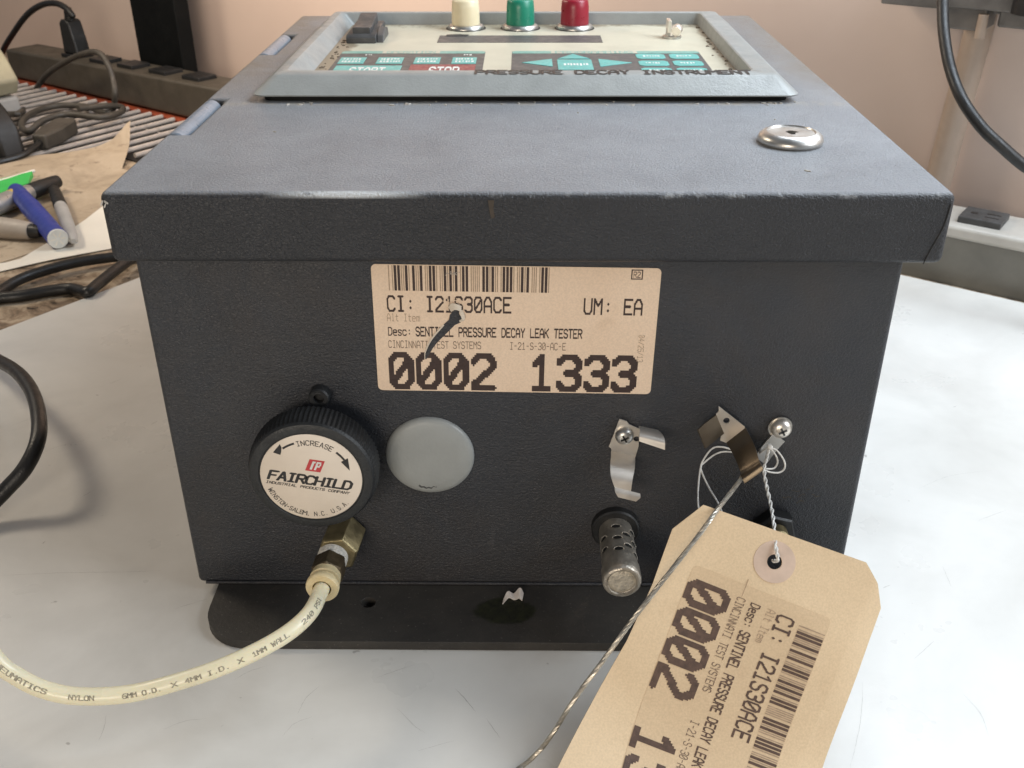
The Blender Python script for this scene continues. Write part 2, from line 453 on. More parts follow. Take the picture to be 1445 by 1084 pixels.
def spline(pts, sub=8):
    P = [V3(p) for p in pts]
    if len(P) < 3:
        return [P[0].lerp(P[-1], i / sub) for i in range(sub + 1)]
    Q = [P[0] * 2 - P[1]] + P + [P[-1] * 2 - P[-2]]
    out = []
    for i in range(1, len(Q) - 2):
        a, b, c, d = Q[i - 1], Q[i], Q[i + 1], Q[i + 2]
        for k in range(sub):
            t = k / sub
            out.append(0.5 * ((2 * b) + (c - a) * t + (2 * a - 5 * b + 4 * c - d) * t * t + (3 * b - a - 3 * c + d) * t ** 3))
    out.append(P[-1])
    return out

def frames(P):
    T = [(P[min(i + 1, len(P) - 1)] - P[max(i - 1, 0)]).normalized() for i in range(len(P))]
    a = T[0].orthogonal().normalized(); out = []
    for p, t in zip(P, T):
        a = (a - t * a.dot(t)).normalized()
        out.append((p, t, a, t.cross(a)))
    return out

def root(name, loc, label, cat, group=None):
    o = bpy.data.objects.new(name, None)
    COL.objects.link(o)
    o.empty_display_size = 0.02
    o.location = Vector(loc) * K
    WORLD_AT[o.name] = np.array(loc, float)
    return tag(o, label, cat, group)
def tag(o, label=None, cat=None, group=None, kind=None):
    if label: o['label'] = label
    if cat: o['category'] = cat
    if group: o['group'] = group
    if kind: o['kind'] = kind
    return o

# ------------------------------------------------------------------ stroke lettering
G = {
'a': [[(0,0),(1.8,6),(2.2,6),(4,0)],[(.7,2),(3.3,2)]],
'A': [[(0,0),(0,4),(1.3,6),(2.7,6),(4,4),(4,0)],[(0,2.4),(4,2.4)]],
'B': [[(0,0),(0,6),(3,6),(4,5.2),(4,4),(3,3.1),(0,3.1)],[(3,3.1),(4,2.3),(4,.9),(3,0),(0,0)]],
'C': [[(3.9,5.1),(3,6),(1,6),(0,4.8),(0,1.2),(1,0),(3,0),(3.9,.9)]],
'D': [[(0,0),(0,6),(2.6,6),(4,4.6),(4,1.4),(2.6,0),(0,0)]],
'E': [[(4,6),(0,6),(0,0),(4,0)],[(0,3.1),(3,3.1)]],
'F': [[(4,6),(0,6),(0,0)],[(0,3.1),(3,3.1)]],
'G': [[(4,4.8),(3,6),(1,6),(0,4.8),(0,1.2),(1,0),(4,0),(4,2.8),(2.4,2.8)]],
'H': [[(0,0),(0,6)],[(4,0),(4,6)],[(0,3.1),(4,3.1)]],
'I': [[(.8,6),(3.2,6)],[(2,6),(2,0)],[(.8,0),(3.2,0)]],
'K': [[(0,0),(0,6)],[(4,6),(0,2.6)],[(1.3,3.6),(4,0)]],
'L': [[(0,6),(0,0),(4,0)]],
'M': [[(0,0),(0,6),(2,3.2),(4,6),(4,0)]],
'N': [[(0,0),(0,6),(4,0),(4,6)]],
'O': [[(1,0),(0,1.2),(0,4.8),(1,6),(3,6),(4,4.8),(4,1.2),(3,0),(1,0)]],
'P': [[(0,0),(0,6),(3,6),(4,5.1),(4,3.7),(3,2.8),(0,2.8)]],
'R': [[(0,0),(0,6),(3,6),(4,5.1),(4,3.8),(3,3),(0,3)],[(2,3),(4,0)]],
'S': [[(4,5),(3,6),(1,6),(0,5.1),(0,4),(1,3.2),(3,2.9),(4,2.1),(4,.9),(3,0),(1,0),(0,1)]],
'T': [[(0,6),(4,6)],[(2,6),(2,0)]],
'U': [[(0,6),(0,1.2),(1,0),(3,0),(4,1.2),(4,6)]],
'V': [[(0,6),(2,0),(4,6)]],
'W': [[(0,6),(.9,0),(2,4.4),(3.1,0),(4,6)]],
'X': [[(0,0),(4,6)],[(0,6),(4,0)]],
'Y': [[(0,6),(2,3),(4,6)],[(2,3),(2,0)]],
'0': [[(1,0),(0,1.2),(0,4.8),(1,6),(3,6),(4,4.8),(4,1.2),(3,0),(1,0)],[(.9,1.6),(3.1,4.4)]],
'1': [[(.7,4.7),(2.1,6),(2.1,0)],[(.7,0),(3.5,0)]],
'2': [[(0,4.9),(1,6),(3,6),(4,5),(4,3.9),(0,.6),(0,0),(4,0)]],
'3': [[(0,5.1),(1,6),(3,6),(4,5.1),(4,3.9),(3,3.1),(1.6,3.1)],[(3,3.1),(4,2.3),(4,.9),(3,0),(1,0),(0,.9)]],
'4': [[(3,0),(3,6),(0,2),(4,2)]],
'5': [[(4,6),(0,6),(0,3.4),(3,3.4),(4,2.5),(4,.9),(3,0),(1,0),(0,.8)]],
'6': [[(3.6,6),(1.4,6),(0,4.2),(0,1.2),(1,0),(3,0),(4,1.1),(4,2.4),(3,3.3),(0,3)]],
'-': [[(.8,3),(3.2,3)]], '/': [[(0,0),(4,6)]], '.': [[(2,0),(2,.3)]], ',': [[(2,.3),(1.5,-.8)]],
':': [[(2,1.1),(2,1.5)],[(2,3.8),(2,4.2)]],
'l': [[(1.2,6),(2,6),(2,0)],[(1,0),(3,0)]], 't': [[(1.6,5.6),(1.6,.8),(2.3,0),(3.4,0)],[(.5,4.1),(3.2,4.1)]],
'e': [[(0,2.2),(4,2.2),(4,3.2),(3.1,4.1),(1,4.1),(0,3.2),(0,1),(1,0),(3.6,0)]],
'm': [[(0,0),(0,4.1),(1.4,4.1),(2,3.4),(2,0)],[(2,3.4),(2.7,4.1),(3.4,4.1),(4,3.4),(4,0)]],
's': [[(3.8,3.6),(3,4.1),(1,4.1),(.2,3.3),(1,2.3),(3,1.9),(3.8,1),(3,0),(1,0),(.2,.5)]],
'c': [[(4,3.3),(3.1,4.1),(1,4.1),(0,3.1),(0,1),(1,0),(3.1,0),(4,.8)]],
}
def raster(ch, rows, rad, wide=1.0):
    """runs of cells, in glyph units, lying within rad of the glyph's strokes"""
    c = 6.0 / rows
    nx = int(round((4 + 2 * rad + .4) / c)); ny = int(round((6 + 2 * rad + 1.2) / c))
    x0 = -rad - .2; y0 = -rad - .9
    X = x0 + (np.arange(nx) + .5) * c; Yv = y0 + (np.arange(ny) + .5) * c
    xx, yy = np.meshgrid(X, Yv)
    on = np.zeros_like(xx, bool)
    for pl_ in G.get(ch, []):
        for (ax, ay), (bx, by) in zip(pl_[:-1], pl_[1:]):
            dx, dy = bx - ax, by - ay
            t = np.clip(((xx - ax) * dx + (yy - ay) * dy) / max(1e-9, dx * dx + dy * dy), 0, 1)
            on |= np.hypot((xx - ax - t * dx) * wide, yy - ay - t * dy) < rad
    runs = []
    for j in range(ny):
        i = 0
        while i < nx:
            if on[j, i]:
                k = i
                while k < nx and on[j, k]: k += 1
                runs.append((x0 + i * c, x0 + k * c, y0 + j * c, y0 + (j + 1) * c)); i = k
            else: i += 1
    return runs
_cache = {}
def text(mb, s, fn, x0, x1, yb, yt, rows=20, rad=.45, adv=5.4, wide=1.0, lim=None, rot=None, clipy=None):
    """monospaced line of lettering from x0 to x1, baseline yb, cap height yt; fn maps plane coordinates to space"""
    n = len(s)
    sx = (x1 - x0) / ((n - 1) * adv + 4); sy = (yt - yb) / 6.0
    for i, ch in enumerate(s):
        if ch == ' ': continue
        key = (ch, rows, rad, wide)
        if key not in _cache: _cache[key] = raster(ch, rows, rad, wide)
        for a, b, c, d in _cache[key]:
            xs0, xs1 = x0 + (i * adv + a) * sx, x0 + (i * adv + b) * sx
            y0, y1 = yb + c * sy, yb + d * sy
            if clipy is not None:
                if sy < 0: y0, y1 = min(y0, clipy), min(y1, clipy)
                if abs(y0 - y1) < 1e-6: continue
            mb.quad(fn(xs0, y0), fn(xs1, y0), fn(xs1, y1), fn(xs0, y1))

C39 = {'0':'nnnwwnwnn','1':'wnnwnnnnw','2':'nnwwnnnnw','3':'wnwwnnnnn','A':'wnnnnwnnw','C':'wnwnnwnnn','E':'wnnnwwnnn','I':'nnwnnwwnn','S':'nnwnnnwwn','*':'nwnnwnwnn'}
def barcode(mbw, mbn, s, fn, x0, x1, t0, t1):
    seq = []
    for ch in s:
        for i, w in enumerate(C39[ch]): seq.append((i % 2 == 0, 2.6 if w == 'w' else 1.0))
        seq.append((False, 1.0))
    tot = sum(w for _, w in seq[:-1]); x = x0
    for bar, w in seq[:-1]:
        dx = w / tot * (x1 - x0)
        if bar:
            mb = mbw if w > 1 else mbn
            for k in range(6):
                ta, tb = t0 + (t1 - t0) * k / 6, t0 + (t1 - t0) * (k + 1) / 6
                mb.quad(fn(x, ta), fn(x + dx, ta), fn(x + dx, tb), fn(x, tb))
        x += dx

def label_print(fn, torn, sub):
    """everything printed on the inventory label, in label centimetres (s right, t down)"""
    dark, mid, faint = MB(), MB(), MB()
    barcode(dark, faint, '*I21S30ACE*', fn, 0.60, 6.28, 0.03, 1.0)
    text(dark, 'CI: I21S30ACE', fn, .52, 4.93, 1.79, 1.22, 20, .50)
    text(dark, 'UM: EA', fn, 7.56, 9.62, 1.79, 1.22, 20, .50)
    text(faint, 'Alt Item', fn, .48, 1.65, 2.20, 1.92, 18, .34)
    text(dark, 'Desc:', fn, .5, 1.32, 2.77, 2.46, 20, .52)
    text(dark, 'SENTINEL PRESSURE DECAY LEAK TESTER', fn, 1.50, 7.52, 2.78, 2.44, 20, .56)
    text(mid, 'CINCINNATI TEST SYSTEMS', fn, .48, 3.85, 3.28, 3.0, 18, .36)
    text(mid, 'I-21-S-30-AC-E', fn, 4.92, 6.95, 3.28, 3.0, 18, .36)
    for i, ch in enumerate('0002'):
        x = (.53, 1.54, 2.56, 3.58)[i]
        text(dark, ch, fn, x, x + .72, 4.92, 3.58, 17, .66, clipy=5.04)
    for i, ch in enumerate('1333'):
        x = (5.72, 6.74, 7.76, 8.78)[i]
        text(dark, ch, fn, x, x + .72, 4.92, 3.58, 17, .66, clipy=5.04)
    vert = lambda a, b: fn(b, a)
    text(faint, '04/25/13', lambda a, b: fn(b, a), 2.62, 3.72, 9.60, 9.80, 16, .34)
    for a in ((9.15, 9.19, .06, .44), (9.52, 9.56, .06, .44), (9.19, 9.52, .06, .10), (9.19, 9.52, .40, .44)):
        dark.quad(fn(a[0], a[2]), fn(a[1], a[2]), fn(a[1], a[3]), fn(a[0], a[3]))
    text(mid, 'R2', fn, 9.24, 9.47, .36, .15, 16, .5)
    return dark, mid, faint

# ================================================================== SETTING
AU = radians(35.5)
U = Vector((cos(AU), -sin(AU), 0)); W = Vector((sin(AU), cos(AU), 0))     # along the wall, towards the wall
def uvz(u, v, z): return U * u + W * v + Vector((0, 0, z))

b = MB(); b.box(-150, 140, -40, 62, -3.0, -0.45, uvz)
tag(b.build('countertop', M['granite']), kind='structure')
b = MB(); b.box(-30.7, 96, -60, 51.55, -0.40, 0.0, uvz)
wt = tag(b.build('white_table', M['table'], bevel=0.08), kind='structure')
b = MB(); rz = random.Random(5)
for P, w in [[[(-8.935, 0.899, 0.0), (-6.245, 1.107, 0.0), (-3.796, 1.173, 0.0), (-2.1, 1.28, 0.0)], 0.014], [[(-0.742, -1.143, 0.0), (-0.183, -0.836, 0.0), (0.442, -0.526, 0.0)], 0.016], [[(8.144, -4.895, -0.0), (8.754, -4.562, 0.0), (9.483, -4.222, 0.0)], 0.02], [[(11.143, -5.408, 0.0), (11.543, -5.928, 0.0), (11.964, -6.537, 0.0)], 0.02], [[(12.363, -6.833, 0.0), (12.66, -7.352, 0.0), (12.897, -7.765, 0.0)], 0.018], [[(-1.503, -6.814, 0.0), (-1.367, -7.469, 0.0), (-1.357, -7.978, -0.0)], 0.012], [[(5.471, -6.69, 0.0), (5.633, -5.907, 0.0), (6.055, -5.307, -0.0)], 0.012], [[(5.12, -7.735, 0.0), (5.433, -7.153, 0.0), (6.013, -6.819, 0.0)], 0.01], [[(10.026, -8.319, 0.0), (11.242, -7.873, 0.0)], 0.01], [[(2.718, -5.047, 0.0), (3.207, -4.606, 0.0), (3.821, -4.305, -0.0)], 0.012], [[(-11.141, 10.544, 0.0), (-10.533, 11.222, 0.0), (-9.408, 11.78, 0.0)], 0.012], [[(-7.576, 6.82, 0.0), (-7.203, 7.295, 0.0)], 0.02], [[(-6.474, 13.366, 0.0), (-6.208, 13.735, 0.0)], 0.03], [[(-10.303, 17.89, 0.0), (-9.863, 18.401, 0.0)], 0.03], [[(-8.012, 3.103, 0.0), (-7.969, 3.308, 0.0)], 0.035], [[(26.543, -4.927, 0.0), (26.129, -6.252, -0.0), (25.524, -7.723, 0.0), (24.937, -8.918, 0.0)], 0.01], [[(32.957, 7.694, 0.0), (34.877, 8.8, 0.0), (37.187, 9.315, 0.0)], 0.01], [[(32.001, 1.821, 0.0), (31.89, 0.518, 0.0)], 0.012], [[(34.846, 5.15, -0.0), (36.507, 5.988, 0.0)], 0.012], [[(28.897, -3.729, -0.0), (30.01, -2.754, 0.0)], 0.012], [[(37.546, 15.523, 0.0), (37.8, 15.679, 0.0)], 0.03], [[(28.973, 0.405, 0.0), (29.331, 0.589, 0.0)], 0.03], [[(30.129, -5.534, -0.0), (30.384, -6.552, 0.0), (30.25, -7.526, 0.0)], 0.01], [[(9.066, -6.392, -0.0), (9.796, -7.214, 0.0), (10.207, -7.533, 0.0)], 0.01], [[(-13.849, 13.319, 0.0), (-12.997, 14.214, 0.0)], 0.01], [[(0.774, -7.451, 0.0), (1.474, -7.054, 0.0), (2.167, -6.95, -0.0)], 0.01]]:
    Q = spline(P, 7); n_ = len(Q); e = []
    for k_, q in enumerate(Q):
        t_ = (Q[min(k_ + 1, n_ - 1)] - Q[max(k_ - 1, 0)]).normalized(); q = q + Vector((rz.uniform(-.012, .012), rz.uniform(-.012, .012), 0)) * (1 if w < .025 else 0)
        ww = w * .55 * (.25 + sin(pi * (k_ + .5) / n_)) * rz.uniform(.6, 1.2); e.append((q + Vector((-t_.y, t_.x, 0)) * ww, q - Vector((-t_.y, t_.x, 0)) * ww))
    for k_ in range(n_ - 1):
        a_, b_ = e[k_], e[k_ + 1]; up_ = Vector((0, 0, .004)); b.quad(a_[0] + up_, b_[0] + up_, b_[1] + up_, a_[1] + up_)
tag(b.build('scratches', M['scratch'], wt, smooth=False), kind='stuff')
b = MB(); b.box(-190, 150, 60.0, 63, -3.0, 95, uvz)
tag(b.build('wall', M['wall']), kind='structure')

# ================================================================== LEAK TESTER
T = root('leak_tester', (13.5, 17, 0), 'dark grey steel leak tester box with hinged lid standing on the white table', 'leak tester')

b = MB(); b.box(0, 26.95, 0, 33.4, 0.42, 15.45)
b.build('body', M['body'], T, bevel=0.22, seg=3, origin=(0, 0, 0))

# lid: plan outline with two hinge notches cut from its left edge
LX0, LX1, LY0, LY1, LZ0, LZ1 = -0.48, 27.95, -0.716, 34.14, 15.205, 17.71
H1, H2 = (6.5, 12.1), (22.0, 27.5)
pl_ = [(LX0, LY0), (LX1, LY0), (LX1, LY1), (LX0, LY1), (LX0, H2[1]), (.42, H2[1]), (.42, H2[0]), (LX0, H2[0]), (LX0, H1[1]), (.42, H1[1]), (.42, H1[0]), (LX0, H1[0])]
b = MB(); b.prism(pl_, lambda x, y: (x, y, LZ0), lambda x, y: (x, y, LZ1))
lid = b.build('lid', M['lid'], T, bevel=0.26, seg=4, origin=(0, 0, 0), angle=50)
b = MB(); b.tube([(27.78, LY0 - .004, 17.35), (27.70, LY0 - .006, 16.6), (27.45, LY0 - .006, 15.8), (27.28, LY0 - .004, 15.23)], 0.022, 6)
b.build('corner_seam', M['black'], lid)
b = MB(); b.prism([(12.472, 17.475), (12.684, 17.475), (12.657, 17.156), (12.701, 16.884), (12.582, 16.834), (12.537, 17.057)], lambda x, z: (x, LY0 - .004, z), lambda x, z: (x, LY0 - .018, z))
b.build('stain', M['stain'], lid)
b = MB()
for q in [[(-0.466, 17.289), (-0.36, 17.461), (-0.318, 17.436), (-0.429, 17.239)], [(-0.289, 17.461), (-0.167, 17.363), (-0.2, 17.314), (-0.304, 17.387)], [(-0.363, 17.215), (-0.257, 17.387), (-0.238, 17.363), (-0.32, 17.19)]]:
    b.prism(q, lambda x, z: (x, LY0 - .004, z), lambda x, z: (x, LY0 - .016, z))
b.build('corner_scratch', M['steel'], lid)
# lint and crumbs lying on the lid
rl = random.Random(4)
b = MB()
for i in range(40):
    x, y = rl.uniform(3, 26.5), (rl.gauss(11.25, .16) if i < 36 else rl.uniform(0.5, 11))
    r = rl.uniform(.02, .05); t = rl.uniform(0, pi); e = rl.uniform(1.2, 3.0)
    pts = [(x + r * e * cos(q) * cos(t) - r * sin(q) * sin(t), y + r * e * cos(q) * sin(t) + r * sin(q) * cos(t)) for q in [k * pi / 3 for k in range(6)]]
    b.prism(pts, lambda x, y: (x, y, LZ1 - .01), lambda x, y: (x, y, LZ1 + .035))
tag(b.build('lint', M['lint'], lid), kind='stuff')

for h0, h1 in (H1, H2):
    b = MB()
    b.lathe([(.36, 0), (.42, .05), (.42, h1 - h0 - .25), (.36, h1 - h0 - .2)], (-.12, h0 + .02, 17.32), (0, 1, 0), 28)
    b.box(-.52, .12, h0 + .03, h1 - .22, 15.5, 17.35)
    b.build('hinge', M['hinge'], T)

# mounting flange with two bolt holes
def flange_outline():
    x0, x1, y0, y1, r = .86, 26.1, -3.42, 1.0, 1.95
    P = [(x1, y1), (x0, y1)]
    P += [(x0 + r - r * cos(a), y0 + r - r * sin(a)) for a in [pi / 2 * k / 10 for k in range(11)]]
    P += [(x1 - r + r * sin(a), y0 + r - r * cos(a)) for a in [pi / 2 * k / 10 for k in range(11)]]
    return P
def filled(mb, outline, holes, f0, f1, cuts=None):
    """flat sheet with holes, given thickness between mappings f0 and f1; cuts subdivide it so that it can bend"""
    bm = bmesh.new(); es = []
    for loop in [outline] + holes:
        vs = [bm.verts.new((x, y, 0)) for x, y in loop]
        es += [bm.edges.new((vs[i], vs[(i + 1) % len(vs)])) for i in range(len(vs))]
    bmesh.ops.triangle_fill(bm, edges=es, use_beauty=True)
    for (co, no) in (cuts or []):
        bmesh.ops.bisect_plane(bm, geom=bm.verts[:] + bm.edges[:] + bm.faces[:], plane_co=co, plane_no=no)
    bm.verts.index_update()
    vs = [(v.co.x, v.co.y) for v in bm.verts]; n = len(vs)
    fs = [tuple(v.index for v in f.verts) for f in bm.faces]
    be = [(e.verts[0].index, e.verts[1].index) for e in bm.edges if len(e.link_faces) == 1]
    bm.free()
    mb.add([f0(*p) for p in vs] + [f1(*p) for p in vs],
           [f[::-1] for f in fs] + [tuple(i + n for i in f) for f in fs] + [(a, bb, bb + n, a + n) for a, bb in be])
circ = lambda x, y, r, n=24: [(x + r * cos(2 * pi * k / n), y + r * sin(2 * pi * k / n)) for k in range(n)]
b = MB()
filled(b, flange_outline(), [circ(7.33, -1.15, .30), circ(19.6, -1.15, .30)], lambda x, y: (x, y, .004), lambda x, y: (x, y, .42))
fl = b.build('mounting_flange', M['flange'], T, bevel=.10, seg=3)
b = MB(); b.tube([(.35, -.03, .50), (13, -.03, .50), (26.6, -.03, .50)], .07, 12)
b.build('weld_bead', M['body'], fl)
for x in (7.33, 19.6):
    b = MB(); b.lathe([(.29, 0), (.29, .03)], (x, -1.15, .006), (0, 0, 1), 20); b.build('bolt_hole_shade', M['dark_void'], fl)  # near-black disc stands for the shade inside each hole
# ---- raised bezel
def rrect(x0, x1, y0, y1, r, z, n=6):
    P = []
    for cx, cy, a0 in ((x1 - r, y0 + r, -pi / 2), (x1 - r, y1 - r, 0), (x0 + r, y1 - r, pi / 2), (x0 + r, y0 + r, pi)):
        P += [(cx + r * cos(a0 + pi / 2 * k / n), cy + r * sin(a0 + pi / 2 * k / n), z) for k in range(n + 1)]
    return P
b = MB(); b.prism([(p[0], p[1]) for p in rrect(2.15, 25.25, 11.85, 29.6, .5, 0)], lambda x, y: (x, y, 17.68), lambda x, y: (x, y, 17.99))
b.build('shadow_gap', M['post'], T)  # solid black slab put in for the shaded gap beneath the bezel
rings = [rrect(2.4, 25.0, 12.1, 29.4, .5, 17.99), rrect(1.80, 25.62, 11.5, 30.0, .55, 17.97), rrect(1.77, 25.65, 11.47, 30.03, .55, 18.03),
         rrect(2.55, 24.86, 12.33, 29.32, .35, 18.66), rrect(2.64, 24.78, 12.42, 29.22, .35, 18.71), rrect(3.02, 23.92, 13.30, 28.9, .3, 18.71), rrect(3.08, 23.86, 13.36, 28.84, .3, 18.67),
         rrect(3.75, 23.74, 13.45, 28.7, .25, 17.95)]
b = MB(); n = len(rings[0])
b.add([p for r in rings for p in r], [(j * n + i, j * n + (i + 1) % n, (j + 1) * n + (i + 1) % n, (j + 1) * n + i) for j in range(len(rings) - 1) for i in range(n)])
bez = b.build('bezel', M['bezel'], T, angle=28)
def top_text(z): return lambda x, y: (x, y, z)
b = MB()
text(b, 'PRESSURE DECAY INSTRUMENT', top_text(18.735), 11.55, 23.70, 12.50, 13.22, 14, .62)
b.build('title_lettering', M['dial_ink'], bez, smooth=False)

# ---- recessed control panel
PZ = 18.06
b = MB(); b.box(2.9, 24.3, 12.9, 29.25, 17.72, PZ)
pan = b.build('control_panel', M['panel'], T, origin=(0, 0, 0))
b = MB()
b.box(9.0, 17.88, 23.2, 25.2, PZ - .01, PZ + .02)
disp = b.build('display_window', M['mid_grey'], pan)
b = MB(); b.prism([(9.35, 24.95), (10.5, 24.95), (10.6, 25.25), (10.1, 25.4), (9.4, 25.3)], lambda x, y: (x, y, PZ + .01), lambda x, y: (x, y, PZ + .06))
b.build('tape_scrap', M['dark_grey'], pan)

rg = random.Random(14); b = MB()
for i in range(90):
    left = rg.random() < .65
    x = 3.85 + abs(rg.gauss(0, .28)) if left else 23.68 - abs(rg.gauss(0, .16)); y = rg.uniform(14, 28.6); r = rg.uniform(.03, .11)
    b.lathe([(r, 0), (r * .8, r * .4), (r * .2, r * .6)], (x, y, PZ), (0, 0, 1), 5)
tag(b.build('grime_crumbs', M['grime'], pan, smooth=False), kind='stuff')

def scribble(mb, x0, x1, y0, y1, z, rnd, nl=1):
    """lettering too small and worn to read: rows of short strokes"""
    for r in range(nl):
        yy0 = y0 + (y1 - y0) * (r + .15) / nl; yy1 = y0 + (y1 - y0) * (r + .85) / nl
        x = x0
        while x < x1:
            w = rnd.uniform(.05, .12); q = rnd.uniform(0, .35)
            mb.quad((x, yy0 + (yy1 - yy0) * q, z), (x + w, yy0 + (yy1 - yy0) * q, z), (x + w, yy1, z), (x, yy1, z))
            x += w + rnd.uniform(.04, .10)
def slab(mb, pts, z0, z1): mb.prism(pts, lambda x, y: (x, y, z0), lambda x, y: (x, y, z1))
rk = random.Random(9)
def keypad(x0, x1, y0, y1, title, tx0, tx1, skew=0.0):
    b = MB()
    slab(b, [(x0, y0), (x1, y0), (x1, y1 - .15), (x1 - .15, y1), (x0 + .15, y1), (x0, y1 - .15)], PZ - .01, PZ + .012)
    kp = b.build('keypad', M['mid_grey'], T)
    h = MB()
    slab(h, [(x0 + .02, y1 - .62), (x1 - .02, y1 - .62), (x1 - .02, y1 - .17), (x1 - .17, y1 - .02), (x0 + .17, y1 - .02), (x0 + .02, y1 - .17)], PZ + .008, PZ + .018)
    h.build('header_band', M['teal_header'], kp)
    t = MB()
    slab(t, [(tx0 - .25, y1 - .60), (tx1 + .25, y1 - .60), (tx1 + .25, y1 - .04), (tx0 - .25, y1 - .04)], PZ + .014, PZ + .021)
    t.build('title_backing', M['cream_print'], kp)
    t = MB(); text(t, title, top_text(PZ + .024), tx0, tx1, y1 - .56, y1 - .10, 14, .55)
    t.build('title_lettering', M['teal_header'], kp, smooth=False)
    return kp
def key(kp, pts, mat, txt=None, nl=1, name='key', word=None, ink='white_ink'):
    b = MB(); slab(b, pts, PZ, PZ + .035); k = b.build(name, M[mat], kp, bevel=.012)
    return k
kp1 = keypad(4.3, 11.68, 13.9, 20.9, 'OPERATION', 6.65, 9.1)
marks = MB()
for px0, px1 in ((4.25, 5.72), (6.13, 7.60), (7.98, 9.45), (9.85, 11.25)):
    key(kp1, [(px0 + .25, 17.75), (px1 + .05, 17.75), (px1 + .05, 19.25), (px0 + .25, 19.25)], 'teal')
    scribble(marks, px0 + .42, px1 - .12, 17.95, 19.05, PZ + .04, rk, 2)
scribble(marks, 5.6, 5.95, 19.75, 20.1, PZ + .018, rk); scribble(marks, 10.6, 10.95, 19.75, 20.1, PZ + .018, rk)
key(kp1, [(4.55, 14.8), (7.75, 14.8), (7.75, 17.3), (4.55, 17.3)], 'teal', name='start_key')
key(kp1, [(8.15, 14.8), (11.32, 14.8), (11.32, 17.55), (8.15, 17.55)], 'stop_red', name='stop_key')
text(marks, 'START', top_text(PZ + .04), 5.35, 7.0, 15.5, 16.75, 16, .6)
text(marks, 'STOP', top_text(PZ + .04), 9.15, 10.55, 15.4, 16.85, 16, .6)
marks.build('key_lettering', M['white_ink'], kp1, smooth=False)
kp2 = keypad(13.05, 22.62, 13.9, 20.9, 'PROGRAMMING', 15.3, 19.2)
marks = MB()
def zp(*pts): return list(pts)
key(kp2, [(13.55, 18.0), (15.05, 17.1), (15.05, 18.9)], 'teal', name='arrow_key')
key(kp2, [(18.95, 18.0), (17.35, 17.1), (17.35, 18.9)], 'teal', name='arrow_key')
key(kp2, [(15.35, 18.95), (16.95, 18.95), (16.15, 20.1)], 'teal', name='arrow_key')
key(kp2, [(15.35, 16.0), (16.95, 16.0), (16.15, 14.9)], 'teal', name='arrow_key')
key(kp2, [(15.3, 16.35), (17.0, 16.35), (17.0, 18.7), (15.3, 18.7)], 'teal', name='enter_key')
scribble(marks, 15.6, 16.7, 17.1, 17.9, PZ + .04, rk)
for c in (0, 1):
    for r in range(3):
        x0 = 19.3 + c * 1.68 - .02 * r; y0 = (18.9, 17.25, 15.6)[r]
        key(kp2, [(x0, y0 + .2), (x0 + .2, y0), (x0 + 1.25, y0), (x0 + 1.45, y0 + .2), (x0 + 1.45, y0 + 1.0), (x0 + 1.25, y0 + 1.2), (x0 + .2, y0 + 1.2), (x0, y0 + 1.0)], 'teal')
        scribble(marks, x0 + .35, x0 + 1.1, y0 + .4, y0 + .85, PZ + .04, rk)
marks.build('key_lettering', M['white_ink'], kp2, smooth=False)

# ---- push buttons
for x, mt, lb in ((10.33, 'btn_white', 'cream push button'), (13.45, 'btn_green', 'green push button'), (16.55, 'btn_red', 'red push button')):
    b = MB(); b.lathe([(.80, 0), (.80, .25), (.785, 1.0), (.75, 1.33), (.68, 1.42), (.45, 1.455), (.001, 1.47)], (x, 27.5, PZ + .16), (0, 0, 1), 40, cap1=False)
    p = b.build('push_button', M[mt], T, angle=50); tag(p, lb)
    b = MB(); b.lathe([(1.05, 0), (1.05, .10), (.99, .20), (.86, .26), (.82, .26), (.82, .1)], (x, 27.5, PZ - .01), (0, 0, 1), 40, cap1=False)
    b.build('collar', M['steel'], p)
    b = MB(); b.lathe([(1.14, 0), (1.14, .035), (1.0, .06)], (x, 27.5, PZ - .01), (0, 0, 1), 40)
    b.build('gasket', M['black'], p)

# ---- rocker switch
b = MB(); b.prism([(23.0, PZ - .02), (27.2, PZ - .02), (27.2, PZ + .38), (27.0, PZ + .5), (23.2, PZ + .42), (23.0, PZ + .3)], lambda y, z: (4.15, y, z), lambda y, z: (5.75, y, z))
sw = b.build('rocker_switch', M['dark_grey'], T, bevel=.06)
b = MB(); b.prism([(23.5, PZ + .2), (26.8, PZ + .2), (26.8, PZ + .98), (25.4, PZ + .80), (24.4, PZ + .66), (23.5, PZ + .74)], lambda y, z: (4.45, y, z), lambda y, z: (5.40, y, z))
b.build('rocker', M['dark_grey'], sw, bevel=.05)
b = MB(); b.prism([(23.2, PZ), (25.6, PZ), (25.4, PZ + .45), (24.3, PZ + .62), (23.4, PZ + .35)], lambda y, z: (5.75, y, z), lambda y, z: (6.12, y, z))
b.build('guard', M['mid_grey'], sw, bevel=.06)

# ---- small metal key switch at the right of the panel
b = MB(); b.lathe([(.52, 0), (.52, .12), (.36, .16), (.34, .5), (.28, .56)], (21.75, 24.6, PZ - .01), (0, 0, 1), 20)
ks = b.build('key_switch', M['steel'], T)
b = MB(); b.box(21.45, 21.65, 24.2, 25.1, PZ + .3, PZ + .95); b.lathe([(.26, -.28), (.3, -.2), (.3, .2), (.26, .28)], (21.98, 24.45, PZ + .42), (.3, 1, .1), 14)
b.build('key_stub', M['bright'], ks, bevel=.04)

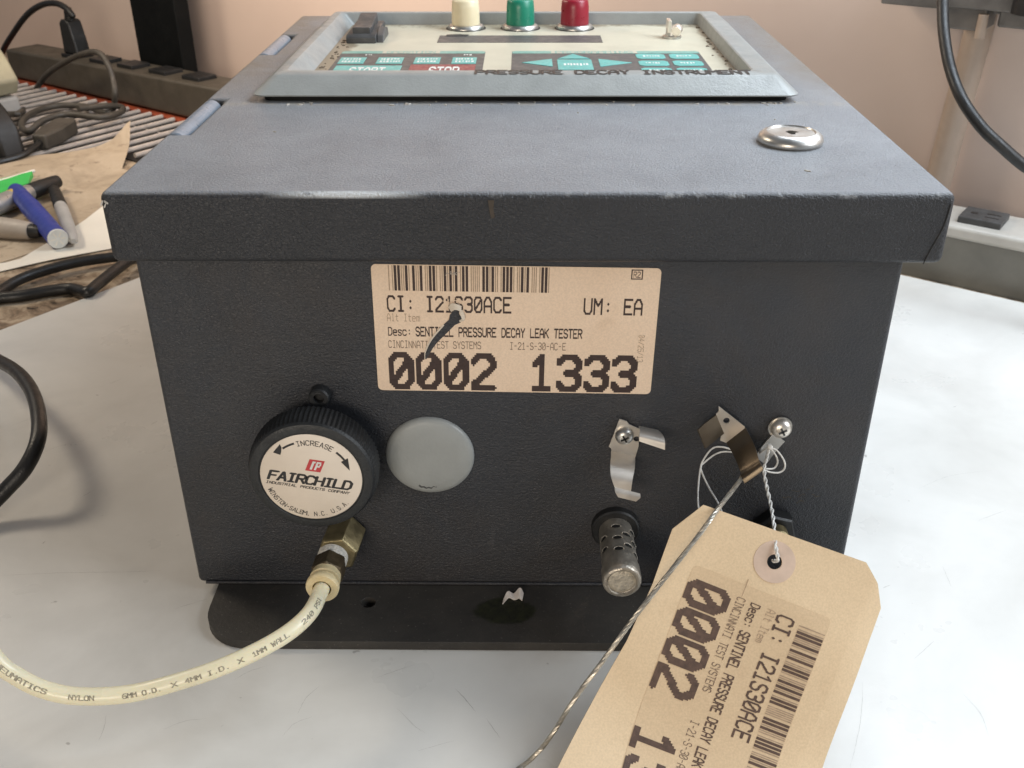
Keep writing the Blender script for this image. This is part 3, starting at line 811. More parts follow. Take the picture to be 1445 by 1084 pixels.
# ---- quarter-turn lock on the lid
lk = (23.82, 5.35, 17.70)
b = MB(); b.lathe([(1.18, 0), (1.22, .06), (1.24, .16), (1.18, .30), (1.06, .40), (.92, .44), (.90, .41), (.88, .38)], lk, (0, 0, 1), 56, cap1=False)
lock = b.build('lock', M['steel'], T, angle=60)
b = MB()
filled(b, circ(lk[0], lk[1], .885, 40), [[(lk[0] - .05, lk[1] + .26), (lk[0] - .20, lk[1] + .08), (lk[0] - .13, lk[1] - .10), (lk[0] - .05, lk[1] - .28), (lk[0] + .1, lk[1] - .28), (lk[0] + .14, lk[1] - .05), (lk[0] + .30, lk[1] + .02), (lk[0] + .22, lk[1] + .16), (lk[0] + .10, lk[1] + .26)]], lambda x, y: (x, y, 17.95), lambda x, y: (x, y, 18.09))
b.build('lock_core', M['steel'], lock)
b = MB(); b.lathe([(.5, 0), (.5, .03)], (lk[0], lk[1], 17.92), (0, 0, 1), 20)
b.build('slot_floor', M['black'], lock)

# ---- inventory label on the front
LO = Vector((8.307, 0.0, 14.906)); LS = (Vector((18.536, 0.0, 14.762)) - LO).normalized(); LT = Vector((LS.z, 0, -LS.x))
if LT.z > 0: LT = -LT
def lab(s, t, d=.022): return LO + LS * s + LT * t + Vector((0, -d, 0))
lo = rrect(0, 10.2, 0, 5.08, .18, 0)
b = MB(); b.prism([(p[0], p[1]) for p in lo], lambda s, t: lab(s, t, .003), lambda s, t: lab(s, t, .018))
il = b.build('inventory_label', M['label'], T, origin=(13, 0, 12)); tag(il, 'yellowed inventory label torn near its middle')
dk, md, ft = label_print(lab, True, il)
dk.build('dark_print', M['ink'], il, smooth=False); md.build('medium_print', M['ink_mid'], il, smooth=False); ft.build('faint_print', M['ink_faint'], il, smooth=False)
tear = [(2.90, 1.72), (3.02, 1.70), (3.10, 1.92), (3.22, 2.08), (3.12, 2.22), (2.92, 2.32), (2.68, 2.58), (2.44, 2.84), (2.24, 3.06), (2.08, 3.30), (1.94, 3.58), (1.84, 3.74), (1.77, 3.70), (1.82, 3.42), (1.94, 3.10), (2.10, 2.80), (2.30, 2.54), (2.52, 2.30), (2.70, 2.12), (2.74, 1.92)]
b = MB(); b.prism(tear, lambda s, t: lab(s, t, .02), lambda s, t: lab(s, t, .034))
b.build('tear', M['body'], il)
b = MB()
b.ribbon([lab(2.70, 1.62, .03), lab(2.80, 1.44, .09), lab(2.98, 1.44, .12), lab(3.16, 1.54, .06)], [lab(2.80, 1.80, .03), lab(2.90, 1.68, .12), lab(3.04, 1.68, .14), lab(3.16, 1.80, .05)], .02)
b.ribbon([lab(3.10, 2.20, .03), lab(3.26, 2.10, .07), lab(3.28, 1.92, .08), lab(3.20, 1.70, .04)], [lab(3.08, 2.12, .03), lab(3.17, 2.04, .10), lab(3.14, 1.92, .10), lab(3.08, 1.78, .05)], .02)
b.ribbon([lab(1.78, 3.72, .03), lab(1.80, 3.40, .06), lab(2.04, 2.86, .07), lab(2.50, 2.30, .03)], [lab(1.80, 3.72, .04), lab(1.84, 3.42, .08), lab(2.09, 2.89, .09), lab(2.54, 2.33, .04)], .012)
b.build('torn_flap', M['flap'], il)
rs = random.Random(8); b = MB()
for k in range(26):
    s0, t0 = rs.gauss(2.84, .13), rs.gauss(.28, .07); w = rs.uniform(.02, .07)
    b.quad(lab(s0, t0, .025 + k * .0004), lab(s0 + w, t0 + .01, .025 + k * .0004), lab(s0 + w, t0 + w * .7, .025 + k * .0004), lab(s0, t0 + w * .6, .025 + k * .0004))
b.build('smudge', M['taupe'], il, smooth=False)
b = MB()
for k in range(70):
    s0, t0 = rs.gauss(2.66, .16), rs.gauss(1.46, .13); w = rs.uniform(.03, .09)
    if 1: b.quad(lab(s0 + .25, t0, .024 + k * .0003), lab(s0 + w + .25, t0 + .01, .024 + k * .0003), lab(s0 + w + .25, t0 + w * .7, .024 + k * .0003), lab(s0 + .25, t0 + w * .6, .024 + k * .0003))
b.build('scuffed_print', M['label'], il, smooth=False)

# ---- old scuff marks on the front, right of the clips
rm = random.Random(21); b = MB()
for x, y, w in [(24.015, 4.943, 1.0), (24.297, 5.356, 1.0), (24.614, 5.084, 1.0), (24.874, 5.427, 1.0), (25.113, 5.121, 1.0), (24.548, 4.739, 1.0)]:
    pts = [(x + .1 * k + rm.uniform(-.05, .05), y + rm.uniform(-.12, .12)) for k in range(4)]
    for p, q in zip(pts[:-1], pts[1:]):
        b.quad((p[0], -.006, p[1] + .012), (q[0], -.006, q[1] + .012), (q[0], -.006, q[1] - .012), (p[0], -.006, p[1] - .012))
b.build('scuff_marks', M['brass_dark'], T, smooth=False)

# ---- regulator knob
kc = (5.83, 0, 7.24)
def knurl(r, h, i): return r * (1.0 if i % 2 else .972) if (-1.85 > -h > -9 and False) else r
b = MB()
def km(r, h, i): return r - (.055 if (i % 2 and .85 < h < 1.72) else 0)
b.lathe([(1.2, 0), (1.2, .55), (2.05, .62), (2.3, .78), (2.40, .9), (2.43, 1.25), (2.43, 1.55), (2.40, 1.70), (2.34, 1.92), (2.27, 2.02), (2.16, 2.06), (1.96, 2.06), (1.93, 2.02)], kc, (0, -1, 0), 168, rmod=km)
kn = b.build('regulator_knob', M['knob'], T, angle=20)
b = MB(); b.lathe([(1.885, 1.95), (1.885, 2.045), (1.86, 2.06)], kc, (0, -1, 0), 72)
dial = b.build('dial_label', M['dial'], kn)
ROT = radians(-9.5)
def dl(x, y, d=2.066):      # dial coordinates, unit = label radius
    x, y = x * 1.87, y * 1.87
    return (kc[0] + x * cos(ROT) - y * sin(ROT), -d, kc[2] + x * sin(ROT) + y * cos(ROT))
ink = MB()
ital = lambda x, y: dl(x + .22 * (y + .05), y)
text(ink, 'FaIRCHILD', ital, -.815, .80, -.16, .04, 30, .62, adv=4.95, wide=.8)
text(ink, 'INDUSTRIaL PRODUCTS COMPaNY', ital, -.83, .82, -.27, -.215, 20, .62)
def arc_text(mb, s, r, a0, a1, h, flip=False, rad=.44):
    n = len(s)
    for i, ch in enumerate(s):
        if ch == ' ': continue
        a = radians(a0 + (a1 - a0) * i / (n - 1))
        if flip:   f = lambda x, y, a=a: dl((r - y) * cos(a + x / r), (r - y) * sin(a + x / r))
        else:      f = lambda x, y, a=a: dl((r + y) * cos(a - x / r), (r + y) * sin(a - x / r))
        hw = h * (.44 if ch in 'WM' else .30); text(mb, ch, f, -hw, hw, 0, h, 26, rad)
arc_text(ink, 'INCREaSE', .765, 112, 66, .105)
arc_text(ink, 'WINSTON-SaLEM, N.C. U.S.a.', .93, 209, 327, .095, flip=True)
def arc_bar(a0, a1, r0, r1):
    for k in range(8):
        p = radians(a0 + (a1 - a0) * k / 8); q = radians(a0 + (a1 - a0) * (k + 1) / 8)
        ink.quad(dl(r0 * cos(p), r0 * sin(p)), dl(r1 * cos(p), r1 * sin(p)), dl(r1 * cos(q), r1 * sin(q)), dl(r0 * cos(q), r0 * sin(q)))
arc_bar(117, 135, .82, .865); arc_bar(57, 41, .79, .835)
pol = lambda a, r: dl(r * cos(radians(a)), r * sin(radians(a)))
ink.poly([pol(133.5, .95), pol(148.5, .91), pol(145, .77), pol(140.5, .80), pol(137.0, .845), pol(135.1, .87)])
ink.poly([pol(40.9, .73), pol(40.9, .90), pol(22, .80)])
ink.build('dial_lettering', M['dial_ink'], kn, smooth=False)
b = MB(); b.poly([dl(-.13, .16), dl(.17, .16), dl(.24, .44), dl(-.06, .44)]); b.build('logo_mark', M['red_ink'], kn, smooth=False)
b = MB()
sh = lambda x, y: dl(x + .25 * (y - .16), y, 2.071)
for x0, x1, y0, y1 in ((-.055, -.01, .20, .40), (.03, .07, .20, .40), (.07, .12, .36, .40), (.07, .12, .27, .31), (.10, .13, .31, .36), (-.01, .01, .36, .40)):
    b.quad(sh(x0, y0), sh(x1, y0), sh(x1, y1), sh(x0, y1))
b.build('logo_letter', M['white_ink'], kn, smooth=False)
b = MB(); b.lathe([(.39, 0), (.39, .38), (.34, .45), (.20, .45), (.19, .2)], (6.05, 0, 9.68), (0, -1, 0), 28)
b.build('vent_stub', M['knob'], T)

# ---- grey hole plug
b = MB(); b.lathe([(1.72, 0), (1.72, .08), (1.66, .18), (1.50, .25), (1.1, .29), (.6, .31), (.001, .315)], (10.06, 0, 6.93), (0, -1, 0), 64, cap1=False)
hpg = b.build('hole_plug', M['grey_plastic'], T, angle=60)
b = MB(); q0 = [(-.5 + .1 * k, -1.30 - .10 * sin(pi * k / 8) - .05 * (k % 2)) for k in range(9)]
b.poly([(10.06 + x, -.262, 6.93 + z) for x, z in q0] + [(10.06 + x * .9, -.27, 6.93 + z + .07) for x, z in reversed(q0)])
b.build('scuff', M['dark_grey'], hpg, smooth=False)

# ---- spring clips
def screw(mb, x, y, z, r, hgt=.3):
    mb.lathe([(r, 0), (r, .06), (r * .93, hgt * .55), (r * .7, hgt * .85), (r * .35, hgt), (.001, hgt)], (x, -y, z), (0, -1, 0), 28, cap1=False)
def cross(mb, x, y, z, s, w):
    for a in (.5, .5 + pi / 2):
        mb.box(-s, s, -.03, .0, -w, w, lambda u, v, q, a=a: (x + u * cos(a) - q * sin(a), -y + v, z + u * sin(a) + q * cos(a)))
def plate(mb, pts, y0, y1, hole=None):
    filled(mb, pts, [hole] if hole else [], lambda x, z: (x, -y0, z), lambda x, z: (x, -y1, z))
b = MB()
plate(b, [(17.317, 8.676), (17.59, 8.583), (17.706, 8.426), (18.093, 8.238), (18.112, 7.469), (18.008, 6.915), (17.122, 7.108), (17.056, 7.368), (16.971, 7.432)], .12, .17, circ(*(18.012, 7.791), .12, 14))
b.ribbon([(17.064, -0.15, 7.225), (17.033, -0.55, 7.227), (16.977, -1.0, 7.139), (16.99, -1.35, 6.861), (17.161, -1.5, 6.382)], [(18.006, -0.15, 6.967), (17.966, -0.55, 7.004), (17.899, -1.0, 6.949), (17.801, -1.35, 6.67), (17.755, -1.5, 6.287)], .05)
b.ribbon([(17.13, -1.5, 6.48), (17.156, -1.6, 6.322), (17.267, -1.66, 6.137)], [(18.109, -1.5, 6.19), (18.106, -1.6, 6.065), (17.947, -1.66, 5.943)], .05)
b.ribbon([(18.055, -0.2, 8.383), (18.023, -0.7, 8.535), (17.997, -1.0, 8.474), (18.005, -1.05, 8.256)], [(18.777, -0.3, 8.258), (18.898, -0.8, 8.351), (18.948, -1.1, 8.26), (18.956, -1.2, 7.98)], .05)
c1 = b.build('spring_clip', M['bright'], T, angle=50); tag(c1, 'bright spring clip held by a screw')
b = MB(); sx_, sz_ = (17.531, 7.967)
screw(b, sx_, .17, sz_, .36); b.cur = 1; cross(b, sx_, .46, sz_, .16, .035)
b.build('screw', [M['steel'], M['black']], c1)
b = MB()
plate(b, [(20.974, 9.339), (21.089, 9.247), (22.05, 8.441), (22.041, 8.284), (21.457, 7.709), (21.175, 7.835), (21.221, 8.185), (21.002, 8.782), (20.901, 8.999), (20.995, 9.123)], .27, .32, circ(*(21.327, 8.72), .125, 14))
b.build('spring_clip', M['bright'], T).name
c2 = [o for o in T.children if o.name.startswith('spring_clip')][-1]; tag(c2, 'spring clip without a screw, its arms coloured for a dark reflection')
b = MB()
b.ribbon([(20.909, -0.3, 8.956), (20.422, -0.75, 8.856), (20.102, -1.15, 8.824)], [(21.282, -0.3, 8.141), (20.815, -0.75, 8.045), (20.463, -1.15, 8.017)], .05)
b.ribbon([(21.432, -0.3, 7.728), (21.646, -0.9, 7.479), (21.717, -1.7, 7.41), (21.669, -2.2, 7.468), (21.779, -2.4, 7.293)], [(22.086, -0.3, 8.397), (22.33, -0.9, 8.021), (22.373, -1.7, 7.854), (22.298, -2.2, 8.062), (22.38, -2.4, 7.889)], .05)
b.build('clip_arm', M['clip_reflection'], c2, angle=50)

# ---- screw with a ring terminal, right of the clips
b = MB(); tx, tz = (23.465, 8.308)
b.lathe([(.46, 0), (.46, .07)], (tx - .02, -.05, tz - .02), (0, -1, 0), 24)
P0 = Vector((23.439, -0.15, 7.897)); P1 = Vector((22.751, -0.45, 7.024))
d_ = (P1 - P0).normalized(); w_ = Vector((d_.z, 0, -d_.x)).normalized() * .30
b.ribbon([P0 + w_, (P0 + P1) / 2 + w_ + Vector((0, .05, 0)), P1 + w_], [P0 - w_, (P0 + P1) / 2 - w_ + Vector((0, .05, 0)), P1 - w_], .09)
lug = b.build('ring_terminal', M['steel'], T)
b = MB(); screw(b, tx, .12, tz, .40, .34); b.cur = 1; cross(b, tx, .455, tz, .17, .04)
b.build('screw', [M['bright'], M['dark_grey']], lug)

# ---- exhaust muffler with punched vents
mc = Vector((17.4, 0, 3.52))
b = MB(); b.lathe([(.96, 0), (.96, .3), (.90, .36)], mc, (0, -1, 0), 36)
mn = b.build('muffler_base', M['black'], T)
b = MB(); b.lathe([(.66, .2), (.66, .5), (.68, .55), (.685, 2.6), (.73, 2.75), (.745, 3.25), (.73, 3.42), (.66, 3.5), (.57, 3.5), (.545, 3.43), (.50, 3.41)], mc, (0, -1, 0), 48, cap1=False)
mu = b.build('exhaust_muffler', M['muffler'], T, angle=50)
b = MB(); b.lathe([(.54, 3.40), (.50, 3.43), (.3, 3.45), (.001, 3.455)], mc, (0, -1, 0), 32, cap1=False); b.build('end_disc', M['sinter'], mu)
hv, rv = MB(), MB()
MUF = ((.92, 95), (1.62, 95), (2.30, 95), (1.34, 62), (2.02, 60), (1.34, 148), (2.02, 148), (.92, 28), (1.62, 28), (2.30, 28))
for h, a in MUF:
    a = radians(a); nrm = Vector((cos(a), 0, sin(a))); tg = Vector((-sin(a), 0, cos(a))); ax = Vector((0, -1, 0))
    c = mc + ax * h + nrm * .688
    rim = [c + nrm * (.012 - .5 * (.17 * cos(q)) ** 2 / .69) + tg * (.17 * cos(q)) + ax * (.10 * sin(q)) for q in [2 * pi * k / 16 for k in range(16)]]
    hv.add([c + nrm * .014] + rim, [(0, k + 1, (k + 1) % 16 + 1) for k in range(16)])
    rv.tube([c + nrm * (.006 - .5 * (.19 * cos(q)) ** 2 / .69) + tg * (.19 * cos(q)) - ax * (.115 * sin(q)) for q in [pi * (.02 + .96 * k / 8) for k in range(9)]], .016, 6, raw=True)
hv.build('vent_slots', M['black'], mu, smooth=False); rv.build('vent_lip_glints', M['sinter'], mu)  # lips coloured paler to paint in their upper-edge highlight

# ---- second port, mostly behind the tag
b = MB(); b.lathe([(.85, 0), (.85, .5), (.78, .58), (.5, .58), (.5, .5)], (23.76, 0, 3.62), (0, -1, 0), 6)
p2 = b.build('air_port', M['black'], T)
b = MB(); b.lathe([(.46, .4), (.46, 1.0), (.40, 1.06), (.24, 1.06), (.22, .7)], (23.76, 0, 3.62), (0, -1, 0), 28); b.build('port_insert', M['brass'], p2)

# ---- brass push-in fitting for the air hose
fc = Vector((6.28, 0, 3.15)); ax = (-.045, -1, .03)
b = MB(); b.lathe([(.80, 0), (.84, .1), (.84, 1.5), (.76, 1.6)], fc + Vector((.22, 0, .1)), (-.09, -1, 0), 6, xdir=(.35, 0, 1))
bf = b.build('brass_fitting', M['brass'], T, bevel=.05)
def thr(r, h, i): return r
b = MB(); b.lathe([(.60, 1.5)] + [(.60 - (.035 if k % 2 else 0), 1.52 + .055 * k) for k in range(9)] + [(.55, 2.02)], fc, ax, 36); b.build('taped_thread', M['teflon'], bf)
b = MB(); b.lathe([(.60, 1.98), (.66, 2.05), (.66, 2.75), (.60, 2.82)], fc, ax, 6, xdir=(0, 0, 1)); b.build('hex_nut', M['brass_dark'], bf, bevel=.04)
b = MB(); b.lathe([(.56, 2.8), (.56, 3.0), (.59, 3.04), (.59, 3.14), (.50, 3.18), (.50, 3.3), (.60, 3.34), (.63, 3.40), (.63, 3.56), (.60, 3.62), (.36, 3.62), (.35, 3.3)], fc, ax, 40)
b.build('release_collar', M['collar'], bf, angle=40)

# ================================================================== AIR HOSE
hp = [fc + Vector(ax) * 2.6, fc + Vector(ax) * 3.6] + [Vector(p) for p in [(5.992, -5.428, 3.627), (5.145, -6.62, 3.565), (3.624, -7.574, 3.328), (1.986, -8.105, 3.028), (0.346, -8.394, 2.752), (-1.24, -8.59, 2.846), (-2.334, -8.63, 3.207), (-3.23, -8.481, 3.696), (-3.792, -8.319, 4.202), (-5.122, -7.487, 5.51)]] + [Vector((-9.5, -5.0, 3.6)), Vector((-15, 0, 1.6)), Vector((-20, 6, .35)), Vector((-24, 12, .3))]
b = MB(); b.tube(hp, .30, 20, 12)
hose = b.build('air_hose', M['tube']); tag(hose, 'cream translucent air hose curving from the brass fitting over the white table', 'air hose')
HP = spline(hp, 12)
camv = Vector((13.648, -32.705, 28.433))
def hose_txt(mb, s, p0, p1, off=0.0):
    """print along the hose between two picture-independent stations (indices along its path)"""
    A = [(HP[i], (HP[min(i + 1, len(HP) - 1)] - HP[max(0, i - 1)]).normalized()) for i in range(len(HP))]
    L = [0.0]
    for i in range(1, len(HP)): L.append(L[-1] + (HP[i] - HP[i - 1]).length)
    def at(d):
        for i in range(1, len(HP)):
            if L[i] >= d:
                t = (d - L[i - 1]) / (L[i] - L[i - 1]); return HP[i - 1].lerp(HP[i], t), (A[i - 1][1].lerp(A[i][1], t)).normalized()
        return HP[-1], A[-1][1]
    def fn(x, y):
        p, t = at(x); t = -t
        nn = (camv - p); nn = (nn - t * nn.dot(t)).normalized(); bb = nn.cross(t)
        ang = y / .30
        return p + (nn * cos(ang) + bb * sin(ang)) * .304
    text(mb, s, fn, p0, p1, off - .075, off + .075, 12, .62)
b = MB()
STN = (3.6)
for s, d0, d1 in (('240 PSI', 3.45, 2.15), ('1MM WALL', 5.35, 4.05), ('X', 5.85, 5.68), ('4MM I.D.', 7.6, 6.15), ('X', 8.05, 7.88), ('6MM O.D.', 9.7, 8.4), ('NYLON', 11.45, 10.65), ('PNEUMATICS', 14.3, 12.2)):
    hose_txt(b, s, d0, d1, -.06)
b.build('hose_print', M['tube_ink'], hose, smooth=False)

# ================================================================== HANG TAG
N_ = Vector((0.046, -0.852, 0.522)); E1 = Vector((-0.365, -0.501, -0.785)); E2 = Vector((-0.93, 0.155, 0.334)); TO = Vector((24.239, -6.515, 4.582))
def tagp(p, q, d=0.0):
    """tag coordinates to space: flat near its top, then bending forward until it lies on the table; the right corner is creased"""
    PB, R = 4.2, 7.5
    d += .10 * sin(q * .9 + .4) * exp(-((p + 1) / 5) ** 2)
    d += .05 * exp(-((p - 3.6 - .5 * (q - 5)) / .22) ** 2) * min(1, max(0, (q - 4.6) / 1.2)) + .03 * sin(1.3 * p + .7 * q)
    cr = q - (-0.95 + 0.05 * p)
    if cr < 0: d -= -cr * .34
    if p <= PB: return TO + E1 * p + E2 * q + N_ * d
    a = (p - PB) / R; amax = radians(48.712)
    if a > amax: ex = (a - amax) * R; a = amax
    else: ex = 0
    al = R * sin(a) + ex * cos(a); nn = R * (1 - cos(a)) + ex * sin(a)
    return TO + E1 * (PB + al - d * sin(a)) + E2 * q + N_ * (nn + d * cos(a))
outl = [(-2.223, -0.452), (-1.999, 5.489), (-0.841, 6.191), (1.154, 6.145), (3.261, 6.284), (5.434, 6.625), (7.565, 7.026), (8.137, 7.135)]
outl = [(x, y) for x, y in outl] + [(10.5, 7.6), (12.6, 7.4), (12.6, -1.5), (8, -1.35)] + [(x, y) for x, y in [(4.767, -1.672), (3.14, -1.653), (1.291, -1.657), (-0.329, -1.646), (-0.942, -1.625), (-1.683, -1.132)]]
hq = (-1.081, 2.536)
cuts = [((x, 0, 0), (1, 0, 0)) for x in [k * .5 - 2 for k in range(29)]] + [((0, y, 0), (0, 1, 0)) for y in [k * .6 - 1.4 for k in range(16)]] + [((0, -.95, 0), (.05, -1, 0))]
tg_ = root('hang_tag', tuple(TO), 'tan manila inventory tag hanging by white string in front of the tester', 'tag')
b = MB(); filled(b, outl, [circ(hq[0], hq[1], .255, 24)], lambda p, q: tagp(p, q, -.02), lambda p, q: tagp(p, q, .02), cuts)
b.build('card', M['tag'], tg_, angle=25)
b = MB(); filled(b, circ(hq[0], hq[1], .72, 32), [circ(hq[0], hq[1], .26, 24)], lambda p, q: tagp(p, q, .021), lambda p, q: tagp(p, q, .035))
b.build('reinforcement_ring', M['eyelet'], tg_)
lcuts = [((x, 0, 0), (1, 0, 0)) for x in [k * .5 - 2 for k in range(29)]] + [((0, y, 0), (0, 1, 0)) for y in [k * .6 - 1.4 for k in range(12)]]
lo = [(p[0], p[1]) for p in rrect(0, 10.2, 0, 5.05, .2, 0)]
b = MB(); filled(b, lo, [], lambda p, q: tagp(p, q, .021), lambda p, q: tagp(p, q, .030), lcuts)
tl = b.build('tag_label', M['tag_label'], tg_, angle=25)
dk, md, ft = label_print(lambda s, t: tagp(s, t, .040), False, tl)
for mb_ in (dk, md, ft): pass
dk.build('dark_print', M['ink_tag'] if 'ink_tag' in M else M['ink'], tl, smooth=False, recalc=False); md.build('medium_print', M['ink_mid'], tl, smooth=False, recalc=False); ft.build('faint_print', M['ink_faint'], tl, smooth=False, recalc=False)
b = MB(); b.tube([tagp(.0, 3.15, .03), tagp(-.2, 3.15, .03), tagp(.42, 3.15, .03)][1:], .012, 4); b.build('score_line', M['ink_faint'], tg_)
# string: a twisted pair from the terminal to the hole, with loose loops
hole3 = tagp(hq[0], hq[1], .06); hole_top = tagp(hq[0] - .30, hq[1], .06)
sp = [Vector(p) for p in [(22.964, -0.75, 7.864), (22.887, -0.85, 7.451), (22.777, -1.1, 7.04), (22.746, -1.9, 6.789), (22.738, -2.8, 6.572)]]
sp += [Vector((22.423, -4.469, 7.033)), Vector((22.31, -5.325, 6.838)), hole3 + Vector((.06, -.05, .16)), hole3 + N_ * -.25]
SP = spline(sp, 14); b = MB()
for ph in (0, pi):
    pts = [p + (a * cos(ph + .55 * i) + c * sin(ph + .55 * i)) * .038 for i, (p, t, a, c) in enumerate(frames(SP))]
    b.tube(pts, .036, 6, raw=True)
L = lambda pts: [Vector(p) for p in pts]
b.tube(L([(22.972, -0.75, 7.8), (23.239, -0.8, 7.707), (23.579, -0.75, 7.227), (23.652, -0.75, 6.871), (23.473, -0.8, 6.709), (23.119, -0.9, 6.776), (22.808, -1.1, 7.008)]), .034, 6)
b.tube(L([(23.048, -0.7, 7.705), (23.29, -0.65, 7.353), (23.38, -0.65, 7.063), (23.263, -0.7, 6.836), (22.856, -1.0, 7.005)]), .034, 6)
b.tube(L([(22.983, -0.7, 7.8), (22.607, -0.25, 7.217), (21.903, -0.2, 7.278), (21.286, -0.2, 7.47), (20.904, -0.25, 7.404), (20.593, -0.4, 6.981), (20.477, -0.6, 6.723), (20.349, -1.2, 6.218), (20.199, -2.2, 6.217), (20.309, -2.6, 5.766)]), .034, 6)
b.tube(L([(22.948, -0.65, 7.736), (22.462, -0.25, 7.053), (21.634, -0.2, 7.245), (21.151, -0.2, 7.177), (20.692, -0.35, 6.883), (20.515, -0.55, 6.689), (20.747, -1.2, 6.286), (20.962, -2.2, 6.221), (21.149, -2.6, 5.77)]), .034, 6)
b.lathe([(.02, -.12), (.10, -.06), (.12, 0), (.10, .06), (.02, .12)], sp[0] + Vector((0, -.05, 0)), (.4, -.3, .6), 10)
b.build('string', M['string'], tg_)

# ================================================================== STEEL CABLE
wp = [Vector(p) for p in [(21.809, -1.9, 7.42), (21.563, -2.4, 7.387), (20.29, -4.899, 7.948), (19.562, -5.702, 7.451), (18.459, -6.572, 6.433), (17.317, -7.377, 5.227), (16.339, -7.982, 3.964), (15.461, -8.365, 2.686), (14.662, -8.781, 1.347), (14.162, -8.953, 0.64), (13.631, -9.117, 0.16), (12.563, -9.956, 0.15), (10.49, -10.751, 0.15)]]
WP = spline(wp, 30); b = MB(); fr = frames(WP)
b.tube(WP, .075, 8, raw=True)
for k in range(5):
    ph = 2 * pi * k / 5
    b.tube([p + (a * cos(ph + .3 * i) + c * sin(ph + .3 * i)) * .034 for i, (p, t, a, c) in enumerate(fr)], .052, 6, raw=True)
tag(b.build('steel_cable', M['wire']), 'thin twisted steel cable hanging from the dark clip across the tan tag', 'cable')

# ================================================================== SMALL LOOSE THINGS NEAR THE BOX
fx, fy = (13.312, -0.677)
b = MB(); b.ribbon([(fx - .42, fy - .25, .44), (fx - .25, fy + .05, .60), (fx, fy + .05, .48), (fx + .25, fy + .2, .66), (fx + .40, fy + .05, .50)], [(fx - .46, fy - .55, .44), (fx - .2, fy - .25, .50), (fx + .02, fy - .3, .44), (fx + .22, fy - .3, .52), (fx + .34, fy - .35, .44)], .03)
tag(b.build('paper_scrap', M['flake']), 'tiny crumpled white scrap lying on the dark base flange', 'scrap')

# ================================================================== CORDS AT THE LEFT
def cord(name, pts, r, mat, label, cat, sub=10, n=12):
    b = MB(); b.tube([V3(p) for p in pts], r, n, sub)
    return tag(b.build(name, M[mat]), label, cat, 'black cables at the left' if name == 'black_cable' else None)
cord('black_cable', [(-19.668, 20.802, 0.4), (-18.345, 19.861, 0.8), (-15.936, 17.188, 1.8), (-13.499, 14.4, 2.6), (-11.551, 11.785, 3.0), (-10.108, 9.3, 3.1), (-9.309, 7.228, 2.9), (-9.513, 5.992, 2.2), (-10.329, 5.297, 1.4), (-11.192, 4.427, 0.7), (-11.752, 2.444, 0.42), (-12.365, 0.054, 0.42)], .37, 'rubber', 'thick black power cord arching above the white table near the left edge', 'power cord')
cord('black_cable', [(-22.733, 26.901, -0.05), (-22.737, 31.021, -0.05), (-21.9, 33.164, 0.1), (-20.139, 34.891, 0.2), (-18.638, 35.977, 0.2), (-16.68, 37.06, 0.1), (-14.134, 38.15, -0.05), (-11.153, 39.028, -0.05)], .38, 'rubber', 'black cord running straight behind the tester over the granite below the white paper', 'power cord')
cord('black_cable', [(-23.976, 29.477, -0.05), (-22.248, 29.952, -0.05), (-20.939, 30.313, -0.05), (-19.325, 31.159, -0.05), (-17.95, 31.462, -0.02), (-16.731, 30.49, 0.2), (-16.099, 30.089, 0.38), (-15.885, 31.495, 0.4), (-15.443, 33.798, 0.5), (-14.895, 37.449, 0.4), (-14.007, 41.419, 0.3)], .40, 'rubber', 'black cord with a sharp bend at the corner of the white table', 'power cord')

# ================================================================== PAPERS, MARKERS
def sheet(name, pts, mat, fz, label, cat, th=.03, step=1.2):
    xs = [p[0] for p in pts]; ys = [p[1] for p in pts]
    cu = [((min(xs) + k * step, 0, 0), (1, 0, 0)) for k in range(int((max(xs) - min(xs)) / step) + 1)] + [((0, min(ys) + k * step, 0), (0, 1, 0)) for k in range(int((max(ys) - min(ys)) / step) + 1)]
    b = MB(); filled(b, pts, [], lambda x, y: (x, y, fz(x, y)), lambda x, y: (x, y, fz(x, y) + th), cu)
    return tag(b.build(name, M[mat], angle=60), label, cat)
kr = [(-37.897, 55.43), (-37.193, 59.458), (-34.912, 61.938), (-30.994, 63.344), (-28.834, 65.023), (-27.685, 66.751), (-27.156, 68.53), (-26.833, 70.364), (-25.992, 67.256), (-25.099, 63.83), (-24.508, 60.152), (-19.24, 57.985), (-13.122, 50.091), (-14.124, 43.265), (-20.125, 44.044), (-23.561, 39.859), (-26.241, 36.168), (-29.274, 35.883)]
tipx, tipy = (-26.833, 70.364)
sheet('kraft_paper', [tuple(p) for p in kr], 'kraft', lambda x, y: -.43 + .72 * min(1, max(0, (V3((x, y, 0)).dot(W) - 17.5) / 3.0)) * min(1, max(0, (-V3((x, y, 0)).dot(U) - 54.5) / 3.0)) + 1.3 * exp(-((x - tipx) ** 2 + (y - tipy) ** 2) / 9.0), 'mottled brown paper with a curled corner lying beside the wire rack', 'brown paper')
wpp = [(-27.187, 33.824), (-24.762, 35.273), (-22.369, 37.048), (-18.618, 39.631), (-16.718, 40.83), (-21.006, 55.354), (-22.385, 49.764), (-22.626, 46.076), (-23.082, 42.809), (-23.758, 40.351), (-24.275, 37.738), (-25.035, 37.036), (-28.162, 35.793)]
wp2 = [tuple(p) for p in wpp]
sheet('white_paper', wp2, 'paper', lambda x, y: -.37 + .06 * sin(x * .5), 'creased white paper under the markers at the edge of the brown paper', 'paper')

